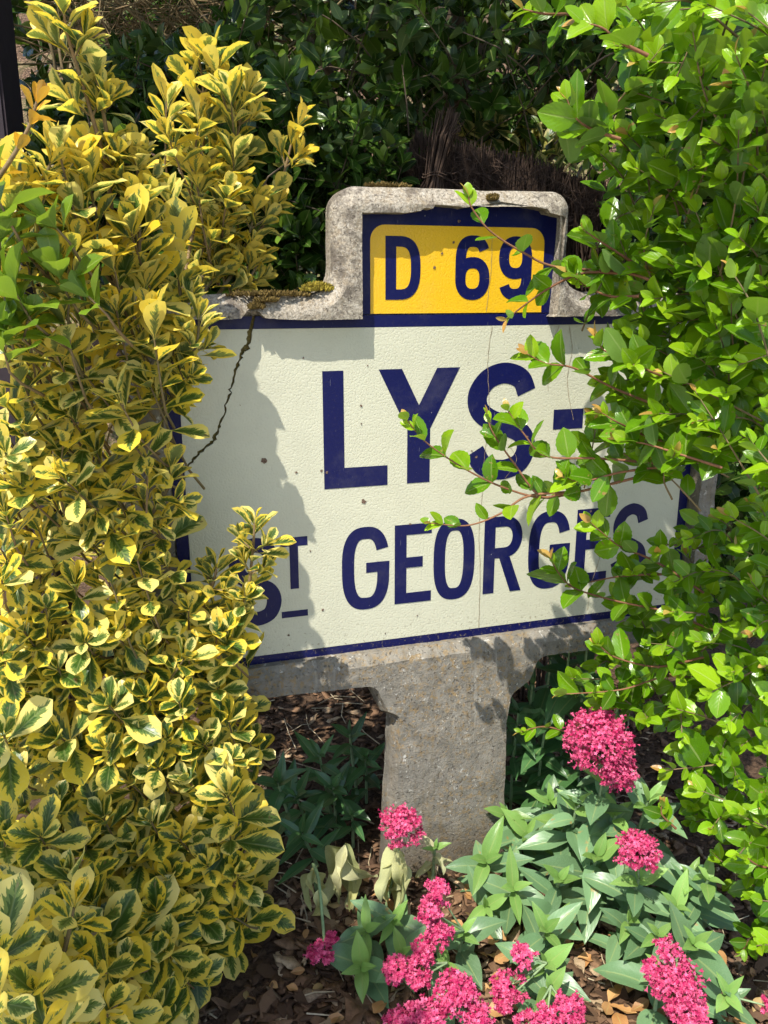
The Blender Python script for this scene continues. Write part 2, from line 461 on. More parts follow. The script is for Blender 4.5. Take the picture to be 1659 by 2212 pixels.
# ------------------------------------------------------------------ leaves
def leaf_geo(a, b, W, nl=7, fold=0.18, bend=0.25, twist=0.0, petiole=0.08, wave=0.0, cols=5, seed=0, serr=0.0, acute=1.0):
    """unit leaf along +Y, upper side +Z; width profile v^a (1-v)^b"""
    r = np.random.default_rng(seed)
    v = np.linspace(0, 1, nl + 1)
    vv = np.clip((v - petiole) / (1 - petiole), 0, 1)
    pk = (a / (a + b)) ** a * (b / (a + b)) ** b
    wd = W * 0.5 * (vv ** a * (1 - vv) ** b) / pk
    wd[v <= petiole] = 0.012
    wd[-1] = 0.004
    if serr:
        wd[1:-1] *= 1 + serr * np.where(np.arange(1, nl) % 2 == 0, 1, -1)
    us = np.linspace(-1, 1, cols)
    ang = bend * v
    yy = np.concatenate([[0], np.cumsum(np.cos(ang[:-1]) / nl)])
    zz = -np.concatenate([[0], np.cumsum(np.sin(ang[:-1]) / nl)])
    V = []; UV = []
    for i in range(nl + 1):
        tw = twist * v[i]
        for j, u in enumerate(us):
            x = u * wd[i]
            h = abs(u) * wd[i] * fold * 2 - 0.25 * (u * u) * wd[i] * fold * 2
            h += wave * math.sin(v[i] * 9 + seed + (3 if u > 0 else 0)) * abs(u) * wd[i]
            V.append((x * math.cos(tw) - h * math.sin(tw), yy[i], zz[i] + x * math.sin(tw) + h * math.cos(tw)))
            UV.append((u * 0.5 + 0.5, v[i]))
    F = []
    for i in range(nl):
        for j in range(cols - 1):
            F.append((i * cols + j, i * cols + j + 1, (i + 1) * cols + j + 1, (i + 1) * cols + j))
    return np.array(V), np.array(F), np.array(UV)

class Lib:
    """leaf shapes of one kind; meshes are shared by all leaf objects"""
    def __init__(self, specs):
        self.g = []
        for geo, mat in specs:
            me = mesh_np('leaf', geo[0], geo[1], mat, uv=geo[2])
            self.g.append((geo[0], geo[1], geo[2], mat, me))

def euo_set(mat, k=4, W=0.55):
    out = []
    for i in range(k):
        out.append((leaf_geo(1.15, 0.52, W + 0.05 * (i % 3 - 1), 8, 0.16 + 0.06 * (i % 2), [0.12, 0.45, 0.25, 0.65][i % 4], [0, 0.15, -0.2, 0.1][i % 4], 0.07, 0.10, 5, i), mat))
    return out
EUO = Lib(euo_set(M['varieg'], 2) + euo_set(M['varieg_light'], 2, 0.53) + euo_set(M['varieg_gold'], 3, 0.46) + euo_set(M['euo_green'], 3, 0.52) + euo_set(M['orange_leaf'], 2, 0.44))
def ovate_set(mat, k=4, W=0.60):
    return [(leaf_geo(0.62, 0.80, W + 0.06 * (i % 3 - 1), 12, 0.16 + 0.08 * (i % 2), [0.15, 0.5, 0.3, -0.2][i % 4], [0, 0.1, -0.15, 0.1][i % 4], 0.05, 0.05, 5, 20 + i, 0.035), mat) for i in range(k)]
RGT = Lib(ovate_set(M['right'], 4) + ovate_set(M['right_young'], 3, 0.60) + ovate_set(M['right_tip'], 2, 0.5))
BCK = Lib([(leaf_geo(0.85, 0.75, 0.44 + 0.05 * i, 6, 0.15, [0.3, 0.8, 0.1][i], 0.1 * (i - 1), 0.07, 0.05, 3, 40 + i), M['back']) for i in range(3)] +
          [(leaf_geo(0.8, 0.75, 0.48, 6, 0.15, 0.4, 0.1, 0.07, 0.05, 3, 45), M['back_light'])])
STR = Lib([(leaf_geo(0.9, 0.7, 0.42 + 0.05 * i, 6, 0.15, 0.5, 0.1, 0.07, 0.05, 3, 48 + i), M['stripe']) for i in range(2)] + [(leaf_geo(0.9, 0.7, 0.42, 6, 0.15, 0.5, 0.1, 0.07, 0.05, 3, 51), M['back'])])
def val_set(mat, k=4, W=0.44):
    return [(leaf_geo(0.62, 1.05, W + 0.07 * (i % 3 - 1), 9, 0.20 + 0.08 * (i % 2), [0.25, 0.7, 0.45, 0.05][i % 4], [0, 0.15, -0.2, 0.1][i % 4], 0.02, 0.12, 5, 60 + i), mat) for i in range(k)]
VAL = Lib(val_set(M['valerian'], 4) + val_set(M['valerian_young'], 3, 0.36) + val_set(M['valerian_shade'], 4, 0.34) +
          [(leaf_geo(0.6, 0.9, 0.27 + 0.06 * i, 14, 0.55, 0.6 + 0.5 * i, 1.5 * (i - 1), 0.02, 0.55, 7, 80 + i), M['wilted']) for i in range(3)])
FAL = Lib([(leaf_geo(0.75, 0.7, 0.5 + 0.08 * i, 6, 0.25, [-0.5, 0.6, 0.2][i], 0.3 * (i - 1), 0.06, 0.2, 5, 90 + i), M['fallen']) for i in range(3)])

def frame(p, d, n, s):
    d = nrm(d); x = nrm(cross(d, n)); z = cross(x, d)
    m = np.eye(4); m[:3, 0] = x * s; m[:3, 1] = d * s; m[:3, 2] = z * s; m[:3, 3] = p
    return m

def build_leaves(root, lib, items, n_obj=300, leaf_name='leaf', rest_name='foliage'):
    """the leaves that show largest become parts of their own, the rest one mass"""
    if not items: return
    idx = np.array([i for i, _ in items]); Ms = np.array([m for _, m in items])
    cen = Ms[:, :3, 3] + Ms[:, :3, 1] * 0.5
    size = np.linalg.norm(Ms[:, :3, 1], axis=1)
    u, v, z = proj(cen)
    px = size * FPX / z
    fac = np.abs(np.einsum('ij,ij->i', Ms[:, :3, 2] / size[:, None], nrm_rows(cen - np.array([0, 0, CAM_H]))))
    ok = (u > -20) & (u < 1680) & (v > -20) & (v < 2232)
    order = np.argsort(z)
    taken = {}
    vis = np.zeros(len(items), bool)
    for i in order:
        if not ok[i]: continue
        k = (int(u[i] // 26), int(v[i] // 26))
        if taken.get(k, 0) < 1:
            taken[k] = 1; vis[i] = True
    score = px * (0.25 + fac) * np.where(vis, 1, 0.2) * np.where(ok, 1, 0)
    pick = np.argsort(-score)[:n_obj]
    pick = pick[score[pick] > 0]
    sel = np.zeros(len(items), bool); sel[pick] = True
    inv = Matrix.LocRotScale(root.location, root.rotation_euler, None).inverted()
    for i in pick:
        o = bpy.data.objects.new(leaf_name, lib.g[idx[i]][4])
        col.objects.link(o); o.parent = root
        o.matrix_basis = inv @ Matrix(Ms[i].tolist())
    Vs, Fs, Us, Mi = [], [], [], []
    mats = []
    base = 0
    for k, g in enumerate(lib.g):
        mm = Ms[(idx == k) & ~sel]
        if not len(mm): continue
        if g[3] not in mats: mats.append(g[3])
        V = np.einsum('nij,vj->nvi', mm[:, :3, :3], g[0]) + mm[:, None, :3, 3]
        nv = len(g[0])
        F = g[1][None] + (np.arange(len(mm)) * nv)[:, None, None] + base
        Vs.append(V.reshape(-1, 3)); Fs.append(F.reshape(-1, 4)); Us.append(np.tile(g[2], (len(mm), 1)))
        Mi.append(np.full(len(mm) * len(g[1]), mats.index(g[3])))
        base += len(mm) * nv
    if Vs:
        me = mesh_np(rest_name, np.concatenate(Vs), np.concatenate(Fs), mats, np.concatenate(Us), np.concatenate(Mi))
        o = link(bpy.data.objects.new(rest_name, me), root)
        o['kind'] = 'stuff'

def nrm_rows(a):
    return a / (np.linalg.norm(a, axis=1)[:, None] + 1e-12)

def inside(poly, x, y):
    poly = np.asarray(poly, float); r = False; j = len(poly) - 1
    for i in range(len(poly)):
        if (poly[i, 1] > y) != (poly[j, 1] > y) and x < (poly[j, 0] - poly[i, 0]) * (y - poly[i, 1]) / (poly[j, 1] - poly[i, 1]) + poly[i, 0]:
            r = not r
        j = i
    return r

def inside_many(poly, pts):
    poly = np.asarray(poly, float); pts = np.asarray(pts, float)
    r = np.zeros(len(pts), bool); j = len(poly) - 1
    for i in range(len(poly)):
        yi, yj, xi, xj = poly[i, 1], poly[j, 1], poly[i, 0], poly[j, 0]
        if yi != yj:
            r ^= ((yi > pts[:, 1]) != (yj > pts[:, 1])) & (pts[:, 0] < (xj - xi) * (pts[:, 1] - yi) / (yj - yi) + xi)
        j = i
    return r

def spread(poly, gap, tries=6000):
    """points spread evenly over a region"""
    poly = np.asarray(poly, float)
    lo, hi = poly.min(0), poly.max(0)
    pts = []; grid = {}
    cand = lo + rng.random((tries, 2)) * (hi - lo)
    for p in cand[inside_many(poly, cand)]:
        k = (int(p[0] // gap), int(p[1] // gap))
        bad = False
        for a in (-1, 0, 1):
            for b in (-1, 0, 1):
                for q in grid.get((k[0] + a, k[1] + b), ()):
                    if (q[0] - p[0]) ** 2 + (q[1] - p[1]) ** 2 < gap * gap: bad = True
        if bad: continue
        grid.setdefault(k, []).append(p); pts.append(p)
    return np.array(pts)

def perp(a):
    r = nrm(cross(a, rng.normal(size=3)))
    return r

def rosette(items, tw, tip, axis, n, size, kinds, open_=1.0, gap=0.012, stem=None, jit=0.15, smin=0.74):
    """a shoot: opposite leaf pairs, small and upright at the tip, spreading lower down"""
    axis = nrm(axis)
    r0 = perp(axis)
    s0 = cross(axis, r0)
    pos = np.array(tip, float)
    for k in range(n):
        th = math.radians(min(16 + k * 15 * open_ + rng.normal() * 6, 92))
        a = (k % 2) * math.pi / 2 + rng.normal() * 0.25
        sc_ = size * (smin + (1 - smin) * min(1, k / 2.5)) * (1 + rng.normal() * 0.12)
        for sg in (0, math.pi):
            if k > 2 and rng.random() < 0.08: continue
            r = math.cos(a + sg) * r0 + math.sin(a + sg) * s0
            t2 = th + rng.normal() * jit
            d = math.cos(t2) * axis + math.sin(t2) * r
            nn = axis * math.sin(t2) - r * math.cos(t2) + rng.normal(size=3) * 0.12
            kk = kinds(k) if callable(kinds) else kinds[rng.integers(len(kinds))]
            items.append((kk, frame(pos, d, nn, sc_ * (1 + rng.normal() * 0.08))))
        pos = pos - axis * gap * (0.6 + 0.35 * k)
    if tw is not None:
        bend = np.array([0, 0, -1.0]) * 0.02 + rng.normal(size=3) * 0.01
        L = stem if stem else 0.12
        tw.tube([tip, pos, pos - axis * L * 0.35 + np.array([0, 0.03, -0.005]) + bend * 0.5, pos - axis * L * 0.55 + np.array([0, 0.10, -0.02]) + bend], 0.0016, 0.0030, 5)

def spray(items, br, pts, size, step, mat_fn, lib_n=None, r0=0.0021, r1=0.0009, up=np.array([-0.15, -0.75, 0.8]), taper=0.55):
    """a thin arching branch with leaf pairs, young leaves at its tip"""
    c = curve(pts, 10)
    seg = np.linalg.norm(np.diff(c, axis=0), axis=1); L = np.concatenate([[0], np.cumsum(seg)])
    tot = L[-1]
    if br is not None: br.tube(c, r0, r1, 5)
    at = tot; k = 0
    ph = rng.random() * 6.28
    while at > 0.01:
        i = min(np.searchsorted(L, at), len(c) - 1); i = max(i, 1)
        p = c[i - 1] + (c[i] - c[i - 1]) * ((at - L[i - 1]) / (L[i] - L[i - 1] + 1e-9))
        a = nrm(c[i] - c[i - 1])
        r0_ = nrm(cross(a, up)); s0_ = cross(r0_, a)
        an = ph + (k % 2) * math.pi / 2 + rng.normal() * 0.3
        th = math.radians(22 + min(k, 3) * 12 + rng.normal() * 8)
        sz = size * min(1.0, 0.42 + 0.24 * k) * (1 + rng.normal() * 0.16)
        for sg in (0, math.pi):
            if k > 1 and rng.random() < 0.1: continue
            r = math.cos(an + sg) * r0_ + math.sin(an + sg) * s0_
            d = math.cos(th) * a + math.sin(th) * r + np.array([0, 0, 0.22])
            nn = 0.55 * (a * math.sin(th) - r * math.cos(th)) + 0.95 * nrm(up) + rng.normal(size=3) * 0.46
            items.append((mat_fn(k), frame(p, d, nn, sz * (1 + rng.normal() * 0.12))))
        at -= step * min(1.0, 0.35 + 0.22 * k) * (1 + rng.normal() * 0.12)
        k += 1

# ================================================================== the setting: ground
def ground_z(x, y):
    z = 0.0
    if y > 3.3: z += 0.42 * (min(y, 9) - 3.3) + (0.55 * (min(y, 9) - 4.6) if y > 4.6 else 0) + (0.15 * (y - 9) if y > 9 else 0)
    z += 0.016 * noise.noise((x * 3.1, y * 3.1, 0.3)) + 0.008 * noise.noise((x * 11, y * 11, 4.3))
    return z

def make_ground():
    def lines(segs):
        return np.unique(np.round(np.concatenate([np.arange(a, b, s) for a, b, s in segs]), 4))
    xs = lines([(-60, -6, 6), (-6, -1.5, 0.3), (-1.5, 1.5, 0.03), (1.5, 6, 0.3), (6, 61, 6)])
    ys = lines([(-40, -2, 4), (-2, 0.6, 0.2), (0.6, 3.2, 0.03), (3.2, 9, 0.2), (9, 90, 6)])
    V = [(x, y, ground_z(x, y) + (0.006 * noise.noise((x * 40, y * 40, 9)) if abs(x) < 1.5 and 0.6 < y < 3.2 else 0)) for y in ys for x in xs]
    nx = len(xs)
    F = [(j * nx + i, j * nx + i + 1, (j + 1) * nx + i + 1, (j + 1) * nx + i) for j in range(len(ys) - 1) for i in range(nx - 1)]
    o = link(bpy.data.objects.new('ground', mesh_np('ground', V, F, M['ground'])))
    return tag(o, 'brown bark mulch bed under the shrubs and flowers, rising behind', 'ground', kind='structure')
ground = make_ground()
def make_bounce_path():
    # unseen pale gravel path, added to bounce sunlight up onto the sign
    xs = np.linspace(-14, 14, 57); ys = np.linspace(-7, 0.72, 22)
    V = [(x, y + (0.05 * noise.noise((x * 1.3, 0, 0)) if j == len(ys) - 1 else 0), 0.045) for j, y in enumerate(ys) for x in xs]
    nx = len(xs)
    F = [(j * nx + i, j * nx + i + 1, (j + 1) * nx + i + 1, (j + 1) * nx + i) for j in range(len(ys) - 1) for i in range(nx - 1)]
    o = link(bpy.data.objects.new('path', mesh_np('path', V, F, mat_simple('pale_gravel', (0.62, 0.57, 0.48), 0.9, 90, 0.75))))
    return tag(o, 'added pale gravel path out of view, bouncing light onto the sign', 'path', kind='structure')
make_bounce_path()

# ================================================================== the village sign
sign = empty('village_sign', SIGN_O, YAW)
tag(sign, 'old concrete village name sign with cream, navy and yellow enamel plates on a broad post', 'sign')

def sobj(name, me, parent=sign):
    o = bpy.data.objects.new(name, me); col.objects.link(o); o.parent = parent
    return o

def fillet(poly):
    """(x, z, radius) corners -> rounded outline"""
    out = []; n = len(poly)
    for i in range(n):
        x, z, r = poly[i]
        p = np.array([x, z]); a = np.array(poly[i - 1][:2]); b = np.array(poly[(i + 1) % n][:2])
        if r <= 0: out.append(p); continue
        da, db = nrm(a - p), nrm(b - p)
        ang = math.acos(max(-1, min(1, float(da @ db))))
        t = r / math.tan(ang / 2)
        p0, p1 = p + da * t, p + db * t
        cc = p + nrm(da + db) * (r / math.sin(ang / 2))
        a0 = math.atan2(*(p0 - cc)[::-1]); a1 = math.atan2(*(p1 - cc)[::-1])
        dlt = (a1 - a0 + math.pi) % (2 * math.pi) - math.pi
        for t_ in np.linspace(0, 1, 7): out.append(cc + r * np.array([math.cos(a0 + dlt * t_), math.sin(a0 + dlt * t_)]))
    return np.array(out)

def resample(poly, step):
    out = []
    n = len(poly)
    for i in range(n):
        a, b = poly[i], poly[(i + 1) % n]
        m = max(1, int(round(np.linalg.norm(b - a) / step)))
        for k in range(m): out.append(a + (b - a) * k / m)
    return np.array(out)

def inset(poly, dist):
    nxt = np.roll(poly, -1, 0); prv = np.roll(poly, 1, 0)
    t = nrm_rows(nxt - prv)
    nn = np.stack([t[:, 1], -t[:, 0]], 1)               # inward for a clockwise outline
    return poly + nn * np.asarray(dist).reshape(-1, 1)

OUT = [(-0.60, 1.437, 0.02), (-0.181, 1.442, 0.045), (-0.178, 1.648, 0.05), (0.356, 1.652, 0.04), (0.358, 1.444, 0.045), (0.815, 1.436, 0.02),
       (0.815, 0.552, 0.012), (0.335, 0.556, 0.02), (0.318, 0.500, 0.03), (0.268, 0.470, 0.015), (0.258, 0.40, 0.0), (0.262, 0.2, 0), (0.277, -0.2, 0),
       (-0.075, -0.2, 0), (-0.064, 0.05, 0), (-0.052, 0.30, 0.0), (-0.046, 0.455, 0.0), (-0.076, 0.470, 0.008), (-0.104, 0.540, 0.022), (-0.60, 0.560, 0.012)]
INN = [(-0.528, 1.392), (-0.39, 1.391), (-0.372, 1.393), (-0.360, 1.405), (-0.352, 1.411), (-0.345, 1.4175), (-0.337, 1.408), (-0.322, 1.393), (-0.290, 1.390), (-0.222, 1.388), (-0.121, 1.389),
       (-0.121, 1.597), (-0.06, 1.598), (-0.015, 1.600), (0.004, 1.604), (0.012, 1.610), (0.03, 1.608), (0.035, 1.616), (0.08, 1.6145), (0.10, 1.612), (0.125, 1.6165),
       (0.16, 1.621), (0.185, 1.626), (0.225, 1.622), (0.25, 1.6185), (0.268, 1.617), (0.29, 1.6135), (0.297, 1.606), (0.318, 1.603), (0.336, 1.600),
       (0.337, 1.595), (0.333, 1.50), (0.329, 1.395), (0.322, 1.3895), (0.52, 1.390), (0.757, 1.392), (0.757, 0.628), (-0.528, 0.628)]

def make_slab():
    A = resample(fillet(OUT), 0.011)
    # wear: the outline wanders a little
    A = A + np.array([[0.0022 * noise.noise((p[0] * 22, p[1] * 22, 1.7)), 0.0022 * noise.noise((p[0] * 22, p[1] * 22, 8.7))] for p in A])
    ch = np.where(A[:, 1] > 1.30, 0.034, 0.013)
    ch = np.convolve(np.concatenate([ch[-6:], ch, ch[:6]]), np.ones(13) / 13, 'valid')
    C = inset(A, ch)
    B = inset(A, 0.004)
    I = resample(np.array(INN), 0.011)
    I = I + np.array([[0.0012 * noise.noise((p[0] * 60, p[1] * 60, 3.7)), 0.0012 * noise.noise((p[0] * 60, p[1] * 60, 5.7))] for p in I])
    low = np.clip((0.66 - I[:, 1]) / 0.02, 0, 1)        # the sill below the plate slopes outward
    If = I.copy(); If[:, 1] -= low * 0.022
    V = []; F = []
    def loop(pts, y):
        s = len(V)
        ys = np.broadcast_to(y, (len(pts),))
        for p, yy in zip(pts, ys): V.append((p[0], float(yy), p[1]))
        return np.arange(s, s + len(pts))
    def bridge(a, b):
        n = len(a)
        for i in range(n):
            j = (i + 1) % n
            F.append((a[i], a[j], b[j], b[i]))
    FY = -0.040
    la = loop(A, 0.035); lb0 = loop(A, 0.012); lb = loop(A, -0.010); lb2 = loop(B, -0.0165); lc = loop(C, FY)
    bridge(lb0, la); bridge(lb, lb0); bridge(lb2, lb); bridge(lc, lb2)
    li = loop(If, FY); le = loop(I, -0.018 + 0.018 * (1 - low) * 0); lf = loop(I, 0.008)
    bridge(le, li); bridge(lf, le)
    # front face between chamfer and opening
    pts2 = [Vector(p) for p in C] + [Vector(p) for p in If]
    n1, n2 = len(C), len(If)
    edges = [(i, (i + 1) % n1) for i in range(n1)] + [(n1 + i, n1 + (i + 1) % n2) for i in range(n2)]
    gx, gz = np.meshgrid(np.arange(-0.62, 0.84, 0.014), np.arange(-0.2, 1.66, 0.014))
    gq = np.stack([gx.ravel(), gz.ravel()], 1); gq = gq + rng.normal(size=gq.shape) * 0.002
    gq = gq[inside_many(C, gq) & ~inside_many(If, gq)]
    for q in gq:
        if np.min(np.sum((C - q) ** 2, 1)) > 0.0055 ** 2 and np.min(np.sum((If - q) ** 2, 1)) > 0.0055 ** 2:
            pts2.append(Vector(q))
    vo, eo, fo, ov, _, _ = delaunay_2d_cdt(pts2, edges, [], 0, 1e-6)
    base = len(V)
    mp = {}
    for i, p in enumerate(vo):
        src = ov[i][0] if len(ov[i]) else -1
        if 0 <= src < n1: mp[i] = lc[src]
        elif n1 <= src < n1 + n2: mp[i] = li[src - n1]
        else:
            mp[i] = len(V); V.append((p[0], FY, p[1]))
    fc = np.array([[sum(vo[i][0] for i in f) / 3, sum(vo[i][1] for i in f) / 3] for f in fo])
    keep = inside_many(C, fc) & ~inside_many(If, fc)
    for f, kp in zip(fo, keep):
        if kp:
            F.append((mp[f[0]], mp[f[1]], mp[f[2]], -1))
    # erosion of the front
    V = np.array(V)
    for i, p in enumerate(V):
        if p[1] < -0.005:
            k = 0.0035 * noise.noise((p[0] * 14, p[1] * 14, p[2] * 14)) + 0.0022 * noise.noise((p[0] * 55, p[1] * 55, p[2] * 55))
            chip = noise.noise((p[0] * 9 + 5, p[2] * 9, 2.2))
            if chip > 0.45 and p[1] < -0.03: k += (chip - 0.45) * 0.02
            if -0.38 < p[0] < -0.30 and p[2] > 1.385: k += 0.016 * max(0, 1 - abs(p[0] + 0.345) / 0.02)   # broken edge over the crack
            V[i, 1] += k
    me = mesh_np('concrete_body', V, F, M['concrete'], smooth=True)
    bm = bmesh.new(); bm.from_mesh(me)
    bmesh.ops.recalc_face_normals(bm, faces=bm.faces)
    bm.to_mesh(me); bm.free()
    o = sobj('concrete_body', me)
    try:
        me.set_sharp_from_angle(angle=math.radians(38))
    except Exception:
        pass
    # bed behind the plates and the back of the slab
    bed = ext_poly('backing', [(-0.54, 0.62), (0.77, 0.62), (0.77, 1.41), (0.35, 1.41), (0.35, 1.63), (-0.12, 1.63), (-0.12, 1.41), (-0.54, 1.41)], 0.0075, 0.034, M['concrete'])
    return o

def ext_poly(name, pts, yf, yb, mat, parent=sign, joined=None):
    """flat plate of the given outline (x, z), front at yf, back at yb"""
    bm = bmesh.new()
    groups = [pts] if joined is None else joined
    for gi, g in enumerate(groups):
        yy = yf - 0.00012 * gi
        fr = [bm.verts.new((p[0], yy, p[1])) for p in g]
        bk = [bm.verts.new((p[0], yb, p[1])) for p in g]
        n = len(g)
        bm.faces.new(fr)
        for i in range(n):
            j = (i + 1) % n
            bm.faces.new((fr[i], bk[i], bk[j], fr[j]))
    bm.normal_update()
    bmesh.ops.triangulate(bm, faces=[f for f in bm.faces if len(f.verts) > 4])
    bmesh.ops.recalc_face_normals(bm, faces=bm.faces)
    for f in bm.faces: f.smooth = False
    me = bpy.data.meshes.new(name); bm.to_mesh(me); bm.free()
    me.materials.append(mat)
    return sobj(name, me, parent)

make_slab()

# the enamelled plates; the big one is split by a wide old crack
CR = np.array([(-0.340, 1.396), (-0.348, 1.369), (-0.352, 1.341), (-0.366, 1.325), (-0.371, 1.311), (-0.383, 1.288), (-0.392, 1.255), (-0.395, 1.241), (-0.406, 1.213), (-0.416, 1.184),
               (-0.425, 1.164), (-0.433, 1.146), (-0.447, 1.135), (-0.465, 1.119), (-0.480, 1.103), (-0.497, 1.088)])
CW = np.array([0.009, 0.013, 0.013, 0.006, 0.0045, 0.006, 0.0035, 0.0045, 0.0035, 0.004, 0.006, 0.007, 0.006, 0.005, 0.004, 0.003])
_k = np.linspace(0, len(CR) - 1, 64); _i = np.arange(len(CR))
CR = np.stack([np.interp(_k, _i, CR[:, 0]), np.interp(_k, _i, CR[:, 1])], 1)
CR[1:-1, 0] += rng.normal(size=62) * 0.0016
CW = np.interp(_k, _i, CW) * (1 + 0.35 * rng.normal(size=64)).clip(0.4, 1.8)
t_ = np.gradient(CR, axis=0); t_ = nrm_rows(t_); nn_ = np.stack([-t_[:, 1], t_[:, 0]], 1)
jag = rng.normal(size=len(CR)) * 0.0003
CL = CR - nn_ * (CW * 0.5 + jag)[:, None]; CRr = CR + nn_ * (CW * 0.5 - jag)[:, None]
if CL[5, 0] > CRr[5, 0]: CL, CRr = CRr, CL
XL, XR, ZB, ZT = -0.497, 0.724, 0.648, 1.370
iz = 1
def cut_at(side, z):
    # point of a crack side at height z near the top
    for i in range(len(side) - 1):
        if side[i, 1] >= z >= side[i + 1, 1]:
            f = (side[i, 1] - z) / (side[i, 1] - side[i + 1, 1])
            return side[i] + (side[i + 1] - side[i]) * f, i + 1
lt, li_ = cut_at(CL, ZT); rt, ri_ = cut_at(CRr, ZT)
plate = ext_poly('name_plate', [tuple(rt)] + [tuple(p) for p in CRr[ri_:]][:-1] + [(XL + 0.0003, 1.0865), (XL + 0.0003, ZB), (XR, ZB), (XR, ZT)], 0.0, 0.006, M['cream'])
plate['label'] = 'cream enamel plate with navy village name'
frag = ext_poly('plate_fragment', [tuple(lt)] + [tuple(p) for p in CL[li_:]][:-1] + [(XL, 1.0900), (XL, ZT)], 0.0006, 0.0066, M['cream'])
frag['label'] = 'cracked-off upper corner of the cream plate'
g3 = 0.0004
ext_poly('border', [(CRr[0, 0] + 0.001, 1.3955), tuple(rt + [0, g3]), (0.75, ZT + g3), (0.75, 1.3955)], 0.0002, 0.006, M['navy'])
ext_poly('border', [(CL[0, 0], 1.3955), tuple(lt + [0, g3]), (-0.523, ZT + g3), (-0.523, 1.3955)], 0.0008, 0.006, M['navy'])
ext_poly('border', [(-0.523, 0.624), (0.75, 0.624), (0.75, ZB - g3), (-0.523, ZB - g3)], 0.0002, 0.006, M['navy'])
ext_poly('border', [(-0.523, ZB + g3), (XL - g3, ZB + g3), (XL - g3, ZT - g3), (-0.523, ZT - g3)], 0.0002, 0.006, M['navy'])
ext_poly('border', [(XR + g3, ZB + g3), (0.75, ZB + g3), (0.75, ZT - g3), (XR + g3, ZT - g3)], 0.0002, 0.006, M['navy'])
bm_ = MB()
bed_pts = np.array([(p[0], 0.0072, p[1]) for p in CR])
for i in range(len(CR) - 1):
    a, b = CR[i], CR[i + 1]; k = nn_[i] * 0.012
    bm_.add([(a[0] - k[0], 0.0072, a[1] - k[1]), (a[0] + k[0], 0.0072, a[1] + k[1]), (b[0] + k[0], 0.0072, b[1] + k[1]), (b[0] - k[0], 0.0072, b[1] - k[1])], [(0, 1, 2, 3)])
o = bm_.obj('crack_dirt', M['crackfill'], None); o.parent = sign

# road number plate in the cartouche
def round_rect_top(x0, x1, z0, z1, r):
    pts = [(x0, z0), (x1, z0)]
    for t in np.linspace(0, math.pi / 2, 9): pts.append((x1 - r + r * math.cos(t), z1 - r + r * math.sin(t)))
    for t in np.linspace(math.pi / 2, math.pi, 9): pts.append((x0 + r + r * math.cos(t), z1 - r + r * math.sin(t)))
    return pts
rplate = ext_poly('number_plate', [(-0.117, 1.3972), (0.345, 1.3972), (0.345, 1.6285), (-0.117, 1.6285)], 0.0, 0.006, M['navy'])
rplate['label'] = 'navy and yellow road number plate'
ext_poly('yellow_field', round_rect_top(-0.093, 0.308, 1.3985, 1.578, 0.032), -0.0008, 0.001, M['yellow'], rplate)

# lettering: strokes of constant width
def stroke(path, wd):
    p = np.asarray(path, float)
    t = np.gradient(p, axis=0); t = nrm_rows(t); n = np.stack([-t[:, 1], t[:, 0]], 1)
    a, b = p + n * wd / 2, p - n * wd / 2
    return [[tuple(a[i]), tuple(b[i]), tuple(b[i + 1]), tuple(a[i + 1])] for i in range(len(p) - 1)]

def letter(name, prims, parent, yf=-0.0009):
    """prims: lists of polygons; strips of one stroke share a plane, other pieces lie a hair above"""
    bm = bmesh.new()
    for gi, polys in enumerate(prims):
        y = yf - 0.00015 * gi
        vs = {}
        def vert(p):
            k = (round(p[0], 6), round(p[1], 6))
            if k not in vs: vs[k] = bm.verts.new((p[0], y, p[1]))
            return vs[k]
        fs = []
        for g in polys:
            try: fs.append(bm.faces.new([vert(p) for p in g]))
            except ValueError: pass
        rim = [e for e in bm.edges if e.is_boundary and all(f in fs for f in e.link_faces)]
        ret = bmesh.ops.extrude_edge_only(bm, edges=rim)
        for v_ in [q for q in ret['geom'] if isinstance(q, bmesh.types.BMVert)]: v_.co.y = 0.0004
    bm.normal_update()
    bmesh.ops.triangulate(bm, faces=[f for f in bm.faces if len(f.verts) > 4])
    bmesh.ops.recalc_face_normals(bm, faces=bm.faces)
    me = bpy.data.meshes.new(name); bm.to_mesh(me); bm.free()
    me.materials.append(M['navy'])
    return sobj(name, me, parent)

def rect(x0, x1, z0, z1): return [[(x0, z0), (x1, z0), (x1, z1), (x0, z1)]]
def box_map(x0, x1, z0, z1, wd):
    cx, cz = (x0 + x1) / 2, (z0 + z1) / 2; hx, hz = (x1 - x0 - wd) / 2, (z1 - z0 - wd) / 2
    return lambda p: np.array([(cx + a * hx, cz + b * hz) for a, b in p])
def sup(a0, a1, n, e=0.72, cy=0.0, ry=1.0, rx=1.0):
    out = []
    for t in np.linspace(math.radians(a0), math.radians(a1), n):
        c, s = math.cos(t), math.sin(t)
        out.append((rx * math.copysign(abs(c) ** e, c), cy + ry * math.copysign(abs(s) ** e, s)))
    return out
def L_S(x0, x1, z0, z1, wd):
    f = box_map(x0, x1, z0, z1, wd)
    pts = [(0.93, 0.60), (0.72, 0.86), (0.30, 0.985), (-0.15, 0.99), (-0.62, 0.86), (-0.93, 0.58), (-0.86, 0.28), (-0.45, 0.07), (0.25, -0.09), (0.80, -0.26), (1.0, -0.55), (0.78, -0.86), (0.30, -0.99), (-0.20, -0.99), (-0.68, -0.87), (-0.99, -0.58)]
    return [stroke(f(curve(pts, 5)), wd)]
